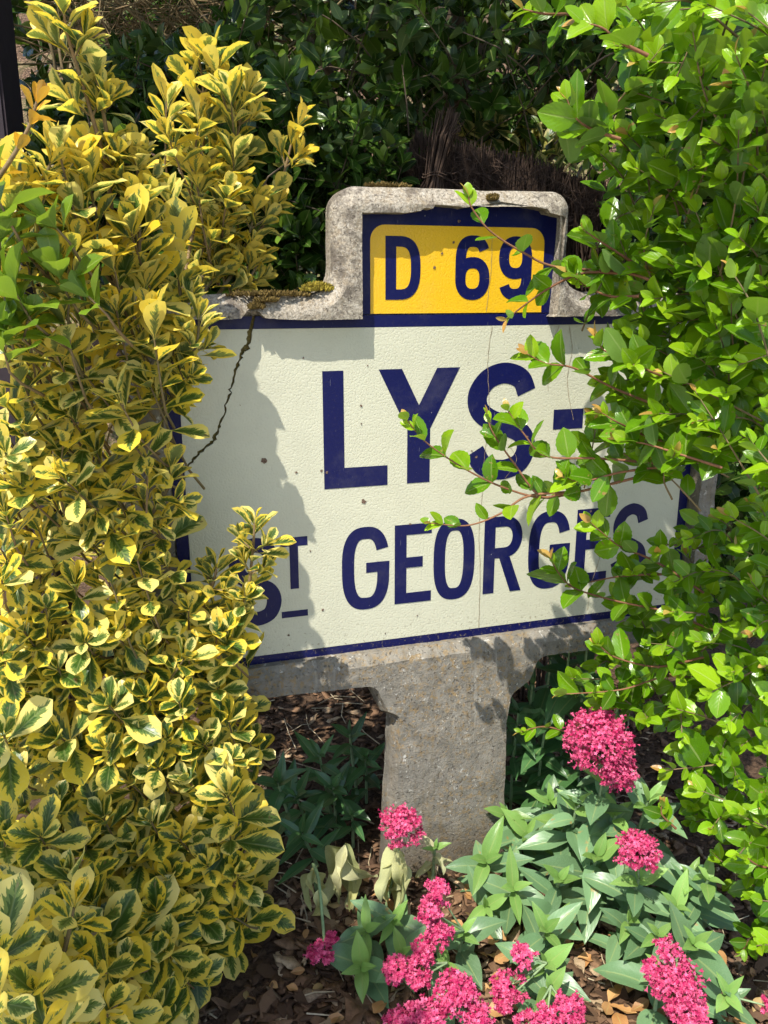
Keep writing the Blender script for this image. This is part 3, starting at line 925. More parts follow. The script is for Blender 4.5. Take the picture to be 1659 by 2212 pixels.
def L_G(x0, x1, z0, z1, wd):
    f = box_map(x0, x1, z0, z1, wd)
    hz = (z1 - z0 - wd) / 2; hx = (x1 - x0 - wd) / 2
    up = sup(24, 180, 26); lo = sup(180, 345, 26)
    path = up + [(-1, -0.001)] + lo[1:] + [(1.0, 0.02 + wd * 0.42 / hz)]
    cx, cz = (x0 + x1) / 2, (z0 + z1) / 2
    bz = cz + hz * 0.02
    return [stroke(f(path), wd), rect(cx + hx * 0.02, x1 - wd + 0.001, bz - wd * 0.42, bz + wd * 0.42)]
def L_O(x0, x1, z0, z1, wd):
    f = box_map(x0, x1, z0, z1, wd); return [stroke(f(sup(0, 360.0, 60)), wd)]
def L_E(x0, x1, z0, z1, wd):
    cz = (z0 + z1) / 2 + 0.004; h = wd * 0.88; xm = x0 + (x1 - x0) * 0.76
    return [rect(x0, x0 + wd, z0, z1), rect(x0 + wd, x1, z1 - h, z1), rect(x0 + wd, x1, z0, z0 + h), rect(x0 + wd, xm, cz - h / 2, cz + h / 2)]
def L_R(x0, x1, z0, z1, wd):
    zm = z0 + (z1 - z0) * 0.46; h = wd * 0.45
    bx = x1 - wd / 2
    p = [(x0 + wd, z1 - h)]
    r = (z1 - zm) / 2 - h; cz = (z1 + zm) / 2; ex = (bx - x0 - wd) * 0.62
    for t in np.linspace(90, -90, 22): p.append((bx - ex + ex * abs(math.cos(math.radians(t))) ** 0.8, cz + r * math.sin(math.radians(t))))
    p.append((x0 + wd, zm + h))
    xj = x0 + wd + (x1 - x0 - wd) * 0.16
    leg = [[(xj, zm + 0.001), (xj + wd * 0.98, zm + 0.001), (x1, z0), (x1 - wd * 1.02, z0)]]
    return [rect(x0, x0 + wd, z0, z1), stroke(p, wd * 0.9), leg]
def L_D(x0, x1, z0, z1, wd):
    h = wd * 0.45; bx = x1 - wd / 2; cz = (z0 + z1) / 2; ry = (z1 - z0) / 2 - h
    ex = (bx - x0 - wd) * 0.95
    p = [(x0 + wd, z1 - h)]
    for t in np.linspace(90, -90, 30): p.append((bx - ex + ex * abs(math.cos(math.radians(t))) ** 0.62, cz + ry * math.copysign(abs(math.sin(math.radians(t))) ** 0.75, t)))
    p.append((x0 + wd, z0 + h))
    return [rect(x0, x0 + wd, z0, z1), stroke(p, wd * 0.9)]
def L_6(x0, x1, z0, z1, wd, flip=False):
    f = box_map(x0, x1, z0, z1, wd)
    ring = sup(0, 360, 50, 0.85, -0.40, 0.60)
    top = sup(28, 180, 26, 0.75, 0.25, 0.75) + [(-1, -0.1), (-1, -0.40)]
    if flip: ring = [(-a, -b) for a, b in ring]; top = [(-a, -b) for a, b in top]
    return [stroke(f(ring), wd), stroke(f(top), wd)]
letter('letter_l', [[[(-0.200, 1.024), (-0.055, 1.024), (-0.055, 1.069), (-0.154, 1.069), (-0.154, 1.281), (-0.200, 1.281)]]], plate)
letter('letter_y', [[[(-0.075, 1.281), (-0.0085, 1.147), (-0.0085, 1.024), (0.0455, 1.024), (0.0455, 1.147), (0.114, 1.281), (0.060, 1.281), (0.0185, 1.200), (-0.022, 1.281)]]], plate)
letter('letter_s', L_S(0.131, 0.309, 1.018, 1.288, 0.047), plate)
letter('hyphen', [rect(0.354, 0.432, 1.129, 1.176)], plate)
letter('letter_s', L_S(-0.418, -0.303, 0.722, 0.926, 0.033), plate)
letter('letter_t', [rect(-0.302, -0.241, 0.900, 0.9205), rect(-0.282, -0.2630, 0.800, 0.900)], plate)
letter('underline', [rect(-0.304, -0.244, 0.7325, 0.7475)], plate)
wd = 0.0285
letter('letter_g', L_G(-0.163, -0.050, 0.731, 0.930, wd), plate)
letter('letter_e', L_E(-0.037, 0.053, 0.735, 0.927, wd), plate)
letter('letter_o', L_O(0.059, 0.163, 0.731, 0.931, wd), plate)
letter('letter_r', L_R(0.187, 0.288, 0.735, 0.927, wd), plate)
letter('letter_g', L_G(0.305, 0.418, 0.731, 0.930, wd), plate)
letter('letter_e', L_E(0.434, 0.526, 0.735, 0.927, wd), plate)
letter('letter_s', L_S(0.536, 0.640, 0.731, 0.931, wd), plate)
letter('letter_d', L_D(-0.060, 0.019, 1.427, 1.556, 0.0235), rplate, -0.0017)
letter('digit_six', L_6(0.098, 0.178, 1.426, 1.560, 0.0235), rplate, -0.0017)
letter('digit_nine', L_6(0.200, 0.279, 1.426, 1.560, 0.0235, True), rplate, -0.0017)

# hairline cracks and chipped spots
def hair(name, pts, wd, yf=-0.0014, mat='hairline', parent=plate):
    b = MB()
    p = curve([(x, z) for x, z in pts], 8)
    p = p + np.array([[0.002 * noise.noise((q[1] * 60, 3.3, q[0])), 0] for q in p])
    t = nrm_rows(np.gradient(p, axis=0)); n = np.stack([-t[:, 1], t[:, 0]], 1)
    ww = wd * (0.6 + 0.5 * rng.random(len(p)))[:, None]
    A, B = p + n * ww / 2, p - n * ww / 2
    V = [(q[0], yf, q[1]) for q in A] + [(q[0], yf, q[1]) for q in B]
    k = len(p)
    b.add(V, [(i, i + 1, k + i + 1, k + i) for i in range(k - 1)])
    o = b.obj(name, M[mat]); o.parent = parent
hair('hairline_crack', [(0.188, 1.369), (0.181, 1.30), (0.187, 1.20), (0.192, 1.15), (0.180, 1.08), (0.178, 0.99), (0.172, 0.90), (0.178, 0.80), (0.180, 0.65)], 0.0012)
hair('hairline_crack', [(0.38, 1.369), (0.392, 1.31), (0.384, 1.24), (0.405, 1.15)], 0.0013)
hair('hairline_crack', [(0.355, 1.369), (0.33, 1.30), (0.335, 1.22)], 0.001)
hair('hairline_crack', [(0.505, 1.02), (0.498, 0.93), (0.508, 0.82), (0.485, 0.73), (0.48, 0.66)], 0.0016)
hair('hairline_crack', [(0.24, 1.10), (0.262, 1.06), (0.235, 1.02)], 0.001)
hair('hairline_crack', [(0.182, 1.557), (0.181, 1.50), (0.178, 1.46), (0.172, 1.40)], 0.001, -0.0024, 'hairline', rplate)
def spot(x, z, r, parent=plate, yf=-0.0015):
    k = 11
    an = np.arange(k) * 2 * math.pi / k
    rr = r * (0.55 + 0.7 * rng.random(k))
    V = [(x, yf - 0.0002, z)] + [(x + rr[i] * math.cos(an[i]), yf, z + rr[i] * math.sin(an[i])) for i in range(k)]
    F = [(0, 1 + i, 1 + (i + 1) % k, -1) for i in range(k)]
    sobj('chip_mark', mesh_np('chip_mark', V, F, M['rust'], smooth=False), parent)
for x, z, r in [(-0.330, 1.096, 0.0075), (-0.111, 0.990, 0.006), (-0.262, 1.066, 0.003), (-0.206, 1.066, 0.003), (-0.194, 1.062, 0.003), (-0.235, 0.885, 0.002), (-0.21, 0.742, 0.0035),
                (-0.115, 1.205, 0.003), (-0.115, 1.165, 0.002), (0.288, 1.115, 0.003), (0.160, 1.075, 0.0035), (0.182, 1.05, 0.005), (0.148, 1.09, 0.002), (-0.29, 0.69, 0.003), (0.02, 0.70, 0.002), (0.0, 0.928, 0.003),
                (-0.06, 0.665, 0.002), (0.58, 0.70, 0.002), (0.47, 0.92, 0.003), (-0.24, 1.31, 0.002), (-0.10, 1.29, 0.002)]:
    spot(x, z, r)
for x, z, r in [(0.103, 1.588, 0.0035), (0.092, 1.545, 0.003), (0.066, 1.522, 0.0028), (0.049, 1.493, 0.0032)]:
    spot(x, z, r, rplate, -0.0024)

def moss(name, x, z, sx, sz, sy, y0, mat, n=260):
    """a cushion of tiny moss tufts"""
    b = MB()
    for _ in range(n):
        a = rng.random() * 6.28; r = math.sqrt(rng.random())
        px, py = r * math.cos(a) * sx, r * math.sin(a) * sy
        h = (1 - r * r) * sz * (0.75 + 0.4 * rng.random())
        c = np.array([x + px, y0 + py, z + h * 0.6])
        s = 0.0028 * (0.6 + rng.random())
        d = nrm(np.array([px / sx * 0.8, py / sy * 0.8 - 0.2, 0.9]) + rng.normal(size=3) * 0.35)
        e = perp(d); f = cross(d, e)
        V = [c + e * s, c + (-0.5 * e + 0.87 * f) * s, c + (-0.5 * e - 0.87 * f) * s, c + d * s * 2.2, c - d * (s * 1.2 + h * 0.5)]
        b.add(V, [(0, 1, 3, -1), (1, 2, 3, -1), (2, 0, 3, -1), (1, 0, 4, -1), (2, 1, 4, -1), (0, 2, 4, -1)])
    o = b.obj(name, M[mat], smooth=False); o.parent = sign
    o['kind'] = 'stuff'
moss('moss', -0.208, 1.447, 0.036, 0.020, 0.016, -0.015, 'moss', 420)
moss('moss', -0.310, 1.438, 0.085, 0.005, 0.016, -0.020, 'moss_dark', 420)
moss('moss', -0.318, 1.427, 0.022, 0.006, 0.014, -0.034, 'moss_dark', 200)
moss('moss', -0.338, 1.414, 0.016, 0.010, 0.010, -0.034, 'moss_dark', 200)
moss('moss', 0.165, 1.632, 0.012, 0.008, 0.008, -0.034, 'moss_dark', 160)
moss('moss', -0.05, 1.655, 0.05, 0.004, 0.012, 0.02, 'moss_dark', 160)

# ================================================================== ground litter
CHIP = []
for k in range(7):
    rr = np.random.default_rng(200 + k)
    n = 5; L = 1.0; Wd = 0.16 + 0.16 * rr.random(); T = 0.05 + 0.05 * rr.random()
    xs = np.linspace(-0.5, 0.5, n)
    V = []
    for i, x in enumerate(xs):
        wv = Wd * (1 + 0.35 * rr.normal()) * (0.45 if i in (0, n - 1) else 1)
        zb = 0.06 * math.sin(i + k)
        for (a, b) in ((-1, -1), (1, -1), (1, 1), (-1, 1)):
            V.append((x + 0.09 * rr.normal() * (1 if i in (0, n - 1) else 0.2), a * wv * 0.5 + 0.03 * rr.normal(), zb + b * T * 0.5))
    F = []
    for i in range(n - 1):
        for j in range(4): F.append((i * 4 + j, i * 4 + (j + 1) % 4, (i + 1) * 4 + (j + 1) % 4, (i + 1) * 4 + j))
    F += [(0, 3, 2, 1), ((n - 1) * 4, (n - 1) * 4 + 1, (n - 1) * 4 + 2, (n - 1) * 4 + 3)]
    V = np.array(V); F = np.array(F)
    CHIP.append((V, F, np.zeros((len(V), 2)), M['chip'], mesh_np('wood_chip', V, F, M['chip'], uv=np.zeros((len(V), 2)), smooth=False)))
class _CL: pass
CHL = _CL(); CHL.g = CHIP

def scatter(n, smin, smax, poly_w, flat=0.25):
    out = []
    while len(out) < n:
        x, y = poly_w[0] + rng.random() * (poly_w[1] - poly_w[0]), poly_w[2] + rng.random() * (poly_w[3] - poly_w[2])
        s = smin + (smax - smin) * rng.random() ** 2
        a = rng.random() * 6.28
        d = np.array([math.cos(a), math.sin(a), rng.normal() * flat])
        nn = np.array([rng.normal() * flat, rng.normal() * flat, 1.0])
        out.append((int(rng.integers(len(CHIP))), frame((x, y, ground_z(x, y) + s * 0.06 + rng.random() * 0.012), d, nn, s)))
    return out
items = scatter(5200, 0.015, 0.065, (-0.75, 1.05, 1.0, 2.9)) + scatter(1500, 0.02, 0.085, (-0.25, 0.85, 1.25, 1.75))
build_leaves(ground, CHL, items, 290, 'wood_chip', 'mulch')
items = []
for _ in range(170):
    x, y = -0.5 + rng.random() * 1.5, 1.1 + rng.random() * 0.65
    a = rng.random() * 6.28
    items.append((int(rng.integers(3)), frame((x, y, ground_z(x, y) + 0.022), np.array([math.cos(a), math.sin(a), rng.normal() * 0.3]), np.array([rng.normal() * 0.45, rng.normal() * 0.45, 1.0 if rng.random() < 0.6 else -1.0]), 0.022 + 0.026 * rng.random())))
for _ in range(90):
    x, y = 0.25 + rng.random() * 0.5, 1.28 + rng.random() * 0.3
    a = rng.random() * 6.28
    items.append((int(rng.integers(3)), frame((x, y, ground_z(x, y) + 0.026), np.array([math.cos(a), math.sin(a), rng.normal() * 0.3]), np.array([rng.normal() * 0.45, rng.normal() * 0.45, 1.0]), 0.03 + 0.028 * rng.random())))
build_leaves(ground, FAL, items, 200, 'fallen_leaf', 'leaf_litter')
b = MB()
for _ in range(160):
    x, y = -0.4 + rng.random() * 1.3, 1.3 + rng.random() * 1.5
    a = rng.random() * 6.28; L = 0.05 + 0.14 * rng.random()
    p0 = np.array([x, y, ground_z(x, y) + 0.02]); d = np.array([math.cos(a), math.sin(a), rng.normal() * 0.12]) * L
    b.tube([p0, p0 + d * 0.5 + rng.normal(size=3) * 0.008, p0 + d], 0.0022, 0.0012, 4)
o = b.obj('dry_twigs', M['dry'], ground); o['kind'] = 'stuff'

# ================================================================== left: variegated shrubs
VAR, GOLD, GRN, ORG = [0, 1, 2, 3], [4, 5, 6], [7, 8, 9], [10, 11]
def euo_kind(gold, pale=0.5):
    def f(k):
        p = gold * (1.3 if k < 2 else 0.7)
        s = GOLD if rng.random() < p else ([2, 3] if rng.random() < pale else [0, 1])
        return s[rng.integers(len(s))]
    return f
def depth_left(u, v):
    y = 1.52 - 0.20 * (1 - min(u, 600) / 600) ** 1.0
    if v < 800: y += 0.15 * min(1, (800 - v) / 150) * min(1, max(0, (u - 250) / 180))
    if v < 560: y += 0.16 * min(1, (560 - v) / 80) * min(1, max(0, (u - 270) / 80))
    if v > 1350: y -= 0.24 * ((v - 1350) / 860) ** 1.2
    if v > 1750 and u < 330: y -= 0.16 * ((v - 1750) / 460) * (1 - u / 330)
    return y
def shoot_axis(u, v, lean=0.0):
    return nrm(np.array([lean + rng.normal() * 0.22, -0.50 + rng.normal() * 0.22, 0.85]))

def bush(root, poly, gap, gold, size, layers=((0, 1.0), (0.10, 1.1), (0.22, 1.3), (0.40, 1.6)), extra=(), up=0.0, upright=False, greens=None, pale=0.5, shade_shoots=()):
    items = []; tw = MB()
    for back, gm in layers:
        for (u, v) in spread(poly, gap * gm):
            y = depth_left(u, v) + back + rng.normal() * 0.025
            tip = P(u, v, y)
            if tip[2] < 0.05: continue
            if back > 0.08 and u > 230 and v < 1150: continue
            ax = shoot_axis(u, v)
            if upright: ax = nrm(np.array([rng.normal() * 0.25, -0.32 + rng.normal() * 0.25, 1.0]))
            kd = euo_kind(gold, pale) if greens is None or rng.random() > greens else (lambda k: GRN[rng.integers(3)])
            rosette(items, tw if back < 0.3 else None, tip, ax, int(rng.integers(6, 9)) if upright else int(rng.integers(5, 8)), size * (1 + rng.normal() * 0.16), kd, 0.55 if upright else 1.0, 0.0075 if upright else 0.011, smin=0.6)
    for e in extra:
        pts = [P(*q) for q in e['pts']]
        c = curve(pts, 10)
        tw.tube(c, 0.0045, 0.002, 6)
        seg = np.linalg.norm(np.diff(c, axis=0), axis=1); L = np.concatenate([[0], np.cumsum(seg)])
        kd = e.get('kind') or euo_kind(e.get('gold', gold), pale)
        ax = nrm(c[-1] - c[-4])
        rosette(items, None, c[-1], ax, 4, e.get('size', size), kd, e.get('open', 0.9), 0.010)
        at = L[-1] - e.get('step', 0.04); k = 0
        while at > L[-1] * e.get('bare', 0.0):
            i = max(1, min(np.searchsorted(L, at), len(c) - 1)); a = nrm(c[i] - c[i - 1])
            p = c[i]
            r = perp(a)
            for sg in (1, -1):
                th = math.radians(48 + rng.normal() * 10)
                d = math.cos(th) * a + math.sin(th) * r * sg
                items.append((kd(3), frame(p, d, a * math.sin(th) - r * sg * math.cos(th), e.get('size', size) * (0.95 + rng.normal() * 0.1))))
                if e.get('side', True) and k % 2 == 1:
                    q = p + d * 0.035
                    rosette(items, None, q, nrm(d + np.array([0, 0, 0.5])), 4, e.get('size', size) * 0.85, kd, 1.0, 0.009)
                    tw.tube([p, q], 0.0022, 0.0018, 5)
            at -= e.get('step', 0.04) * (1 + rng.normal() * 0.1); k += 1
    for q in shade_shoots:                              # hidden shoots added behind the sign to shade the mulch
        rosette(items, tw, np.array(q), nrm([rng.normal() * 0.4, 0.3, 0.9]), 5, size, euo_kind(0.1, 0.4), 1.0, 0.012)
    build_leaves(root, EUO, items)
    tw.obj('stems', M['twig'], root)['kind'] = 'stuff'
    return root

# tall back shrub with upright golden shoots
tall = empty('variegated_shrub', (-0.62, 1.62, 0.0))
tag(tall, 'tall yellow and green variegated shrub whose upright shoots rise above the concrete sign', 'shrub', 'variegated shrubs')
TALL = [(0, 360), (30, 330), (60, 440), (115, 330), (170, 300), (205, 360), (250, 420), (300, 330), (340, 250), (390, 150), (460, 110), (500, 200), (510, 300), (495, 380), (490, 450), (440, 500), (400, 540), (350, 570), (330, 650), (330, 720), (200, 700), (60, 720), (0, 700)]
bush(tall, TALL, 70, 0.38, 0.070, upright=True, pale=0.75, layers=((0, 1.0), (0.12, 1.4)), extra=[
    dict(pts=[(390, 640, 1.74), (430, 420, 1.82), (440, 230, 1.84), (430, 120, 1.84)], gold=0.6, size=0.068, step=0.036, bare=0.25),
    dict(pts=[(410, 600, 1.78), (480, 430, 1.84), (515, 280, 1.86), (535, 200, 1.86)], gold=0.5, size=0.066, step=0.036, bare=0.25),
    dict(pts=[(480, 580, 1.84), (560, 500, 1.88), (605, 400, 1.90), (630, 310, 1.90), (645, 270, 1.90)], gold=0.8, size=0.066, step=0.05, side=True, bare=0.3, size2=1),
    dict(pts=[(250, 620, 1.50), (235, 400, 1.48), (190, 220, 1.45), (150, 90, 1.42), (135, 10, 1.40)], gold=0.25, size=0.066, step=0.040, bare=0.25),
    dict(pts=[(235, 500, 1.50), (235, 330, 1.48), (215, 200, 1.46), (205, 150, 1.45)], gold=0.25, size=0.058, step=0.036, bare=0.2),
    dict(pts=[(440, 640, 1.80), (480, 520, 1.84), (495, 430, 1.85), (500, 370, 1.85)], gold=0.4, size=0.066, step=0.034),
    dict(pts=[(470, 640, 1.80), (520, 560, 1.84), (545, 480, 1.85), (555, 430, 1.85)], gold=0.4, size=0.066, step=0.034),
    dict(pts=[(420, 640, 1.78), (450, 560, 1.80), (455, 480, 1.80)], gold=0.3, size=0.066, step=0.030),
    dict(pts=[(500, 640, 1.82), (540, 600, 1.84), (560, 560, 1.85)], gold=0.3, size=0.060, step=0.030),
    dict(pts=[(300, 600, 1.52), (300, 420, 1.50), (290, 320, 1.49)], gold=0.4, size=0.062, step=0.036),
    dict(pts=[(-30, 420, 1.30), (20, 350, 1.30), (60, 280, 1.30), (80, 220, 1.30)], kind=lambda k: ORG[rng.integers(2)], size=0.046, step=0.040, side=False),
    dict(pts=[(40, 560, 1.36), (80, 430, 1.36), (110, 350, 1.36)], gold=0.8, size=0.058, step=0.036),
    dict(pts=[(400, 740, 1.56), (390, 640, 1.56), (385, 590, 1.56)], gold=0.2, size=0.062, step=0.034),
])
# mid and low mass
mid = empty('variegated_shrub', (-0.50, 1.50, 0.0))
tag(mid, 'dense mounded variegated shrub covering the broken end of the name plate', 'shrub', 'variegated shrubs')
MID = [(0, 690), (150, 700), (300, 680), (360, 690), (380, 740), (360, 830), (325, 880), (325, 980), (350, 1040), (345, 1120), (360, 1200), (390, 1290), (470, 1340), (500, 1390), (400, 1420), (250, 1400), (0, 1400)]
bush(mid, MID, 64, 0.18, 0.070, pale=0.7, shade_shoots=[(-0.80 + 0.58 * rng.random(), 1.88 + 0.26 * rng.random(), 0.56 + 0.80 * rng.random()) for _ in range(80)], layers=((0, 1.0), (0.10, 1.35)), extra=[
    dict(pts=[(350, 900, 1.50), (400, 800, 1.50), (425, 740, 1.50), (430, 690, 1.50)], gold=0.1, size=0.062, step=0.030, side=True),
    dict(pts=[(470, 1420, 1.50), (530, 1290, 1.50), (545, 1200, 1.49), (550, 1130, 1.49)], gold=0.0, size=0.056, step=0.028, side=True),
    dict(pts=[(430, 1330, 1.52), (460, 1260, 1.50), (468, 1225, 1.50)], gold=0.0, size=0.055, step=0.028),
    dict(pts=[(300, 1150, 1.45), (360, 1060, 1.45), (370, 1010, 1.45)], gold=0.1, size=0.06, step=0.03),
])
lowb = empty('variegated_shrub', (-0.45, 1.35, 0.0))
tag(lowb, 'low bushy variegated shrub in shade spilling onto the mulch', 'shrub', 'variegated shrubs')
LOW = [(0, 1380), (250, 1390), (420, 1400), (500, 1380), (530, 1430), (515, 1500), (535, 1600), (510, 1700), (490, 1770), (535, 1850), (525, 1930), (480, 2040), (410, 2120), (360, 2250), (0, 2250)]
bush(lowb, LOW, 68, 0.04, 0.074, pale=0.3, layers=((0, 1.0), (0.10, 1.1), (0.22, 1.4)))
near = empty('variegated_shrub', (-0.48, 0.98, 0.0))
tag(near, 'near variegated shoots with bright golden tips at the bottom corner', 'shrub', 'variegated shrubs')
NEARP = [(-20, 1990), (60, 1960), (110, 1990), (130, 2060), (230, 2100), (250, 2230), (-20, 2230)]
bush(near, NEARP, 86, 0.30, 0.072, layers=((-0.12, 1.0), (-0.02, 1.2), (0.08, 1.4)), extra=[
    dict(pts=[(60, 2260, 0.98), (55, 2120, 0.97), (52, 2030, 0.96)], gold=0.9, size=0.066, step=0.05, side=False),
    dict(pts=[(120, 2130, 1.02), (150, 2010, 1.02), (160, 1960, 1.02)], gold=0.85, size=0.064, step=0.05, side=False)])
# all-green reverted shoots
grn = empty('green_shrub', (-0.66, 1.36, 0.0))
tag(grn, 'plain green leafy shoots growing up through the variegated shrub', 'shrub')
GR = [(-20, 420), (10, 400), (40, 520), (80, 560), (70, 640), (50, 720), (20, 760), (-20, 760)]
items = []; tw = MB()
for back, gm in ((0.0, 1.1),):
    for (u, v) in spread(GR, 80 * gm):
        rosette(items, tw, P(u, v, 1.24 + back + rng.normal() * 0.02), nrm([rng.normal() * 0.3, -0.2, 1]), 5, 0.08, GRN, 1.0, 0.008, stem=0.03)
for (u, v) in [(125, 590), (20, 720), (60, 690), (110, 480), (190, 640)]:
    rosette(items, tw, P(u, v, 1.27), nrm([rng.normal() * 0.4, -0.3, 0.8]), 4, 0.068, GRN, 1.1, 0.008, stem=0.03)
build_leaves(grn, EUO, items)
tw.obj('stems', M['twig'], grn)['kind'] = 'stuff'

# ================================================================== right: glossy green shrub
def rk(p_young=0.18, tipp=0.15):
    def f(k):
        if k == 0: return 7 + rng.integers(2) if rng.random() < tipp else 4 + rng.integers(3)
        if k == 1: return 4 + rng.integers(3)
        return (4 + rng.integers(3)) if rng.random() < p_young else rng.integers(4)
    return lambda k: int(f(k))

def right_bush(root, poly, gap, depth, size, layers, sprays=(), dirx=-0.55, young=0.12, blen=0.20):
    items = []; tw = MB()
    for back, gm in layers:
        for (u, v) in spread(poly, gap * gm):
            y = depth(u, v) + back + rng.normal() * 0.02
            tip = P(u, v, y)
            if tip[2] < 0.02: continue
            d = nrm(np.array([dirx + rng.normal() * 0.4, -0.5 + rng.normal() * 0.35, 0.25 + rng.normal() * 0.35]))
            L = blen * (0.7 + 0.6 * rng.random())
            base = tip - d * L + np.array([0, 0, -0.03])
            base[2] = max(base[2], 0.03)
            mid_ = (tip + base) / 2 + np.array([0, 0, 0.012]) + rng.normal(size=3) * 0.01
            spray(items, tw if back < 0.25 else None, [base, mid_, tip], size * (1 + rng.normal() * 0.1), 0.046, rk(young))
    build_list = []
    for pts, sz, st in sprays:
        br = MB()
        spray(items, br, [P(*q) for q in pts], sz, st, rk(0.10, 0.8), r0=0.0030, r1=0.0011)
        br.obj('branch', M['red_twig'], root)
    build_leaves(root, RGT, items)
    tw.obj('twigs', M['twig'], root)['kind'] = 'stuff'
    return items

def d_up(u, v): return 1.62 - 0.34 * min(1, max(0, (u - 1200) / 420)) - 0.10 * max(0, (500 - v) / 500)
upper = empty('green_shrub', (0.72, 1.75, 0.0))
tag(upper, 'tall glossy green shrub arching over the yellow number plate and name plate', 'shrub', 'glossy green shrubs')
UP = [(1330, -10), (1320, 110), (1350, 200), (1270, 240), (1270, 330), (1350, 340), (1370, 440), (1320, 490), (1310, 640), (1365, 690), (1310, 790), (1270, 900), (1300, 960), (1420, 1000), (1500, 1010), (1560, 960), (1700, 980), (1700, -10)]
S1 = [([(1420, 610, 1.45), (1345, 588, 1.49), (1200, 576, 1.51), (1130, 545, 1.51), (1060, 500, 1.51), (1020, 450, 1.51), (1012, 425, 1.51)], 0.058, 0.052),
      ([(1345, 590, 1.49), (1260, 590, 1.49), (1190, 620, 1.49), (1125, 665, 1.49), (1095, 690, 1.49)], 0.048, 0.050),
      ([(1380, 575, 1.51), (1310, 530, 1.49), (1265, 500, 1.49)], 0.055, 0.036),
      ([(1430, 880, 1.49), (1330, 840, 1.51), (1240, 795, 1.51), (1180, 785, 1.51), (1140, 765, 1.51)], 0.056, 0.046),
      ([(1500, 950, 1.50), (1420, 950, 1.52), (1340, 915, 1.45), (1300, 892, 1.45)], 0.062, 0.046),
      ([(1420, 1000, 1.49), (1290, 990, 1.51), (1180, 985, 1.53), (1130, 935, 1.53), (1098, 888, 1.53)], 0.056, 0.046),
      ([(1380, 1030, 1.49), (1250, 1062, 1.53), (1170, 1075, 1.54), (1080, 1050, 1.54), (1000, 1010, 1.53), (920, 955, 1.52), (880, 908, 1.51)], 0.056, 0.058),
      ([(1240, 1062, 1.53), (1140, 1072, 1.54), (1080, 1110, 1.53), (1010, 1135, 1.52), (930, 1130, 1.51)], 0.050, 0.060),
      ([(1220, 1065, 1.53), (1165, 1070, 1.54), (1110, 1000, 1.54), (1065, 935, 1.53), (1052, 895, 1.53)], 0.050, 0.046),
      ([(1480, 830, 1.52), (1400, 800, 1.45), (1310, 760, 1.47), (1290, 730, 1.47)], 0.058, 0.042),
      ([(1560, 1010, 1.37), (1480, 985, 1.39), (1400, 960, 1.42), (1340, 950, 1.44)], 0.060, 0.042),
      ([(1420, 1010, 1.47), (1340, 1020, 1.49), (1260, 1040, 1.51), (1215, 1030, 1.51)], 0.052, 0.034),
      ([(1380, 640, 1.47), (1320, 640, 1.49), (1270, 620, 1.49), (1230, 590, 1.49)], 0.055, 0.036),
      ([(1340, 300, 1.42), (1280, 280, 1.42), (1240, 250, 1.42), (1225, 215, 1.42)], 0.062, 0.036),
      ([(1400, 120, 1.32), (1340, 90, 1.32), (1300, 60, 1.32), (1260, 50, 1.32)], 0.066, 0.04),
      ([(1250, 30, 1.52), (1180, 30, 1.45), (1130, 20, 1.47)], 0.062, 0.04)]
right_bush(upper, UP, 64, d_up, 0.056, ((0, 1.0), (0.12, 1.2), (0.26, 1.7)), S1)

def d_lo(u, v): return 1.70 - 0.22 * min(1, max(0, (u - 1200) / 420)) - 0.22 * max(0, (v - 1300) / 900)
lower = empty('green_shrub', (0.66, 1.70, 0.0))
tag(lower, 'low glossy green shrub with serrated leaves beside the concrete post and pink flowers', 'shrub', 'glossy green shrubs')
LO = [(1420, 1190), (1500, 1130), (1560, 1080), (1700, 1060), (1700, 2080), (1640, 2060), (1600, 1960), (1540, 1850), (1480, 1760), (1430, 1650), (1390, 1570), (1300, 1520), (1240, 1500), (1210, 1450), (1290, 1400), (1330, 1330), (1310, 1280)]
S2 = [([(1520, 1280, 1.62), (1420, 1215, 1.64), (1340, 1180, 1.66), (1300, 1150, 1.66), (1275, 1128, 1.66)], 0.062, 0.046),
      ([(1560, 1370, 1.58), (1440, 1322, 1.62), (1330, 1298, 1.64), (1240, 1270, 1.66), (1205, 1235, 1.66), (1190, 1205, 1.66)], 0.058, 0.046),
      ([(1440, 1240, 1.66), (1340, 1245, 1.68), (1240, 1265, 1.69)], 0.05, 0.04),
      ([(1560, 1480, 1.54), (1450, 1460, 1.58), (1340, 1490, 1.60), (1210, 1500, 1.62)], 0.058, 0.04),
      ([(1520, 1420, 1.54), (1420, 1440, 1.56), (1330, 1420, 1.58), (1290, 1390, 1.58)], 0.06, 0.04),
      ([(1250, 1590, 1.72), (1180, 1570, 1.74), (1125, 1580, 1.74)], 0.042, 0.036),
      ([(1460, 1790, 1.50), (1430, 1760, 1.50), (1430, 1735, 1.50)], 0.05, 0.03),
      ([(1660, 2000, 1.36), (1620, 2030, 1.36), (1600, 2060, 1.36)], 0.045, 0.03),
      ([(1690, 1880, 1.36), (1640, 1870, 1.36), (1610, 1850, 1.36)], 0.045, 0.03)]
right_bush(lower, LO, 64, d_lo, 0.053, ((0, 1.0), (0.10, 1.2), (0.22, 1.7)), S2, young=0.16, blen=0.15)

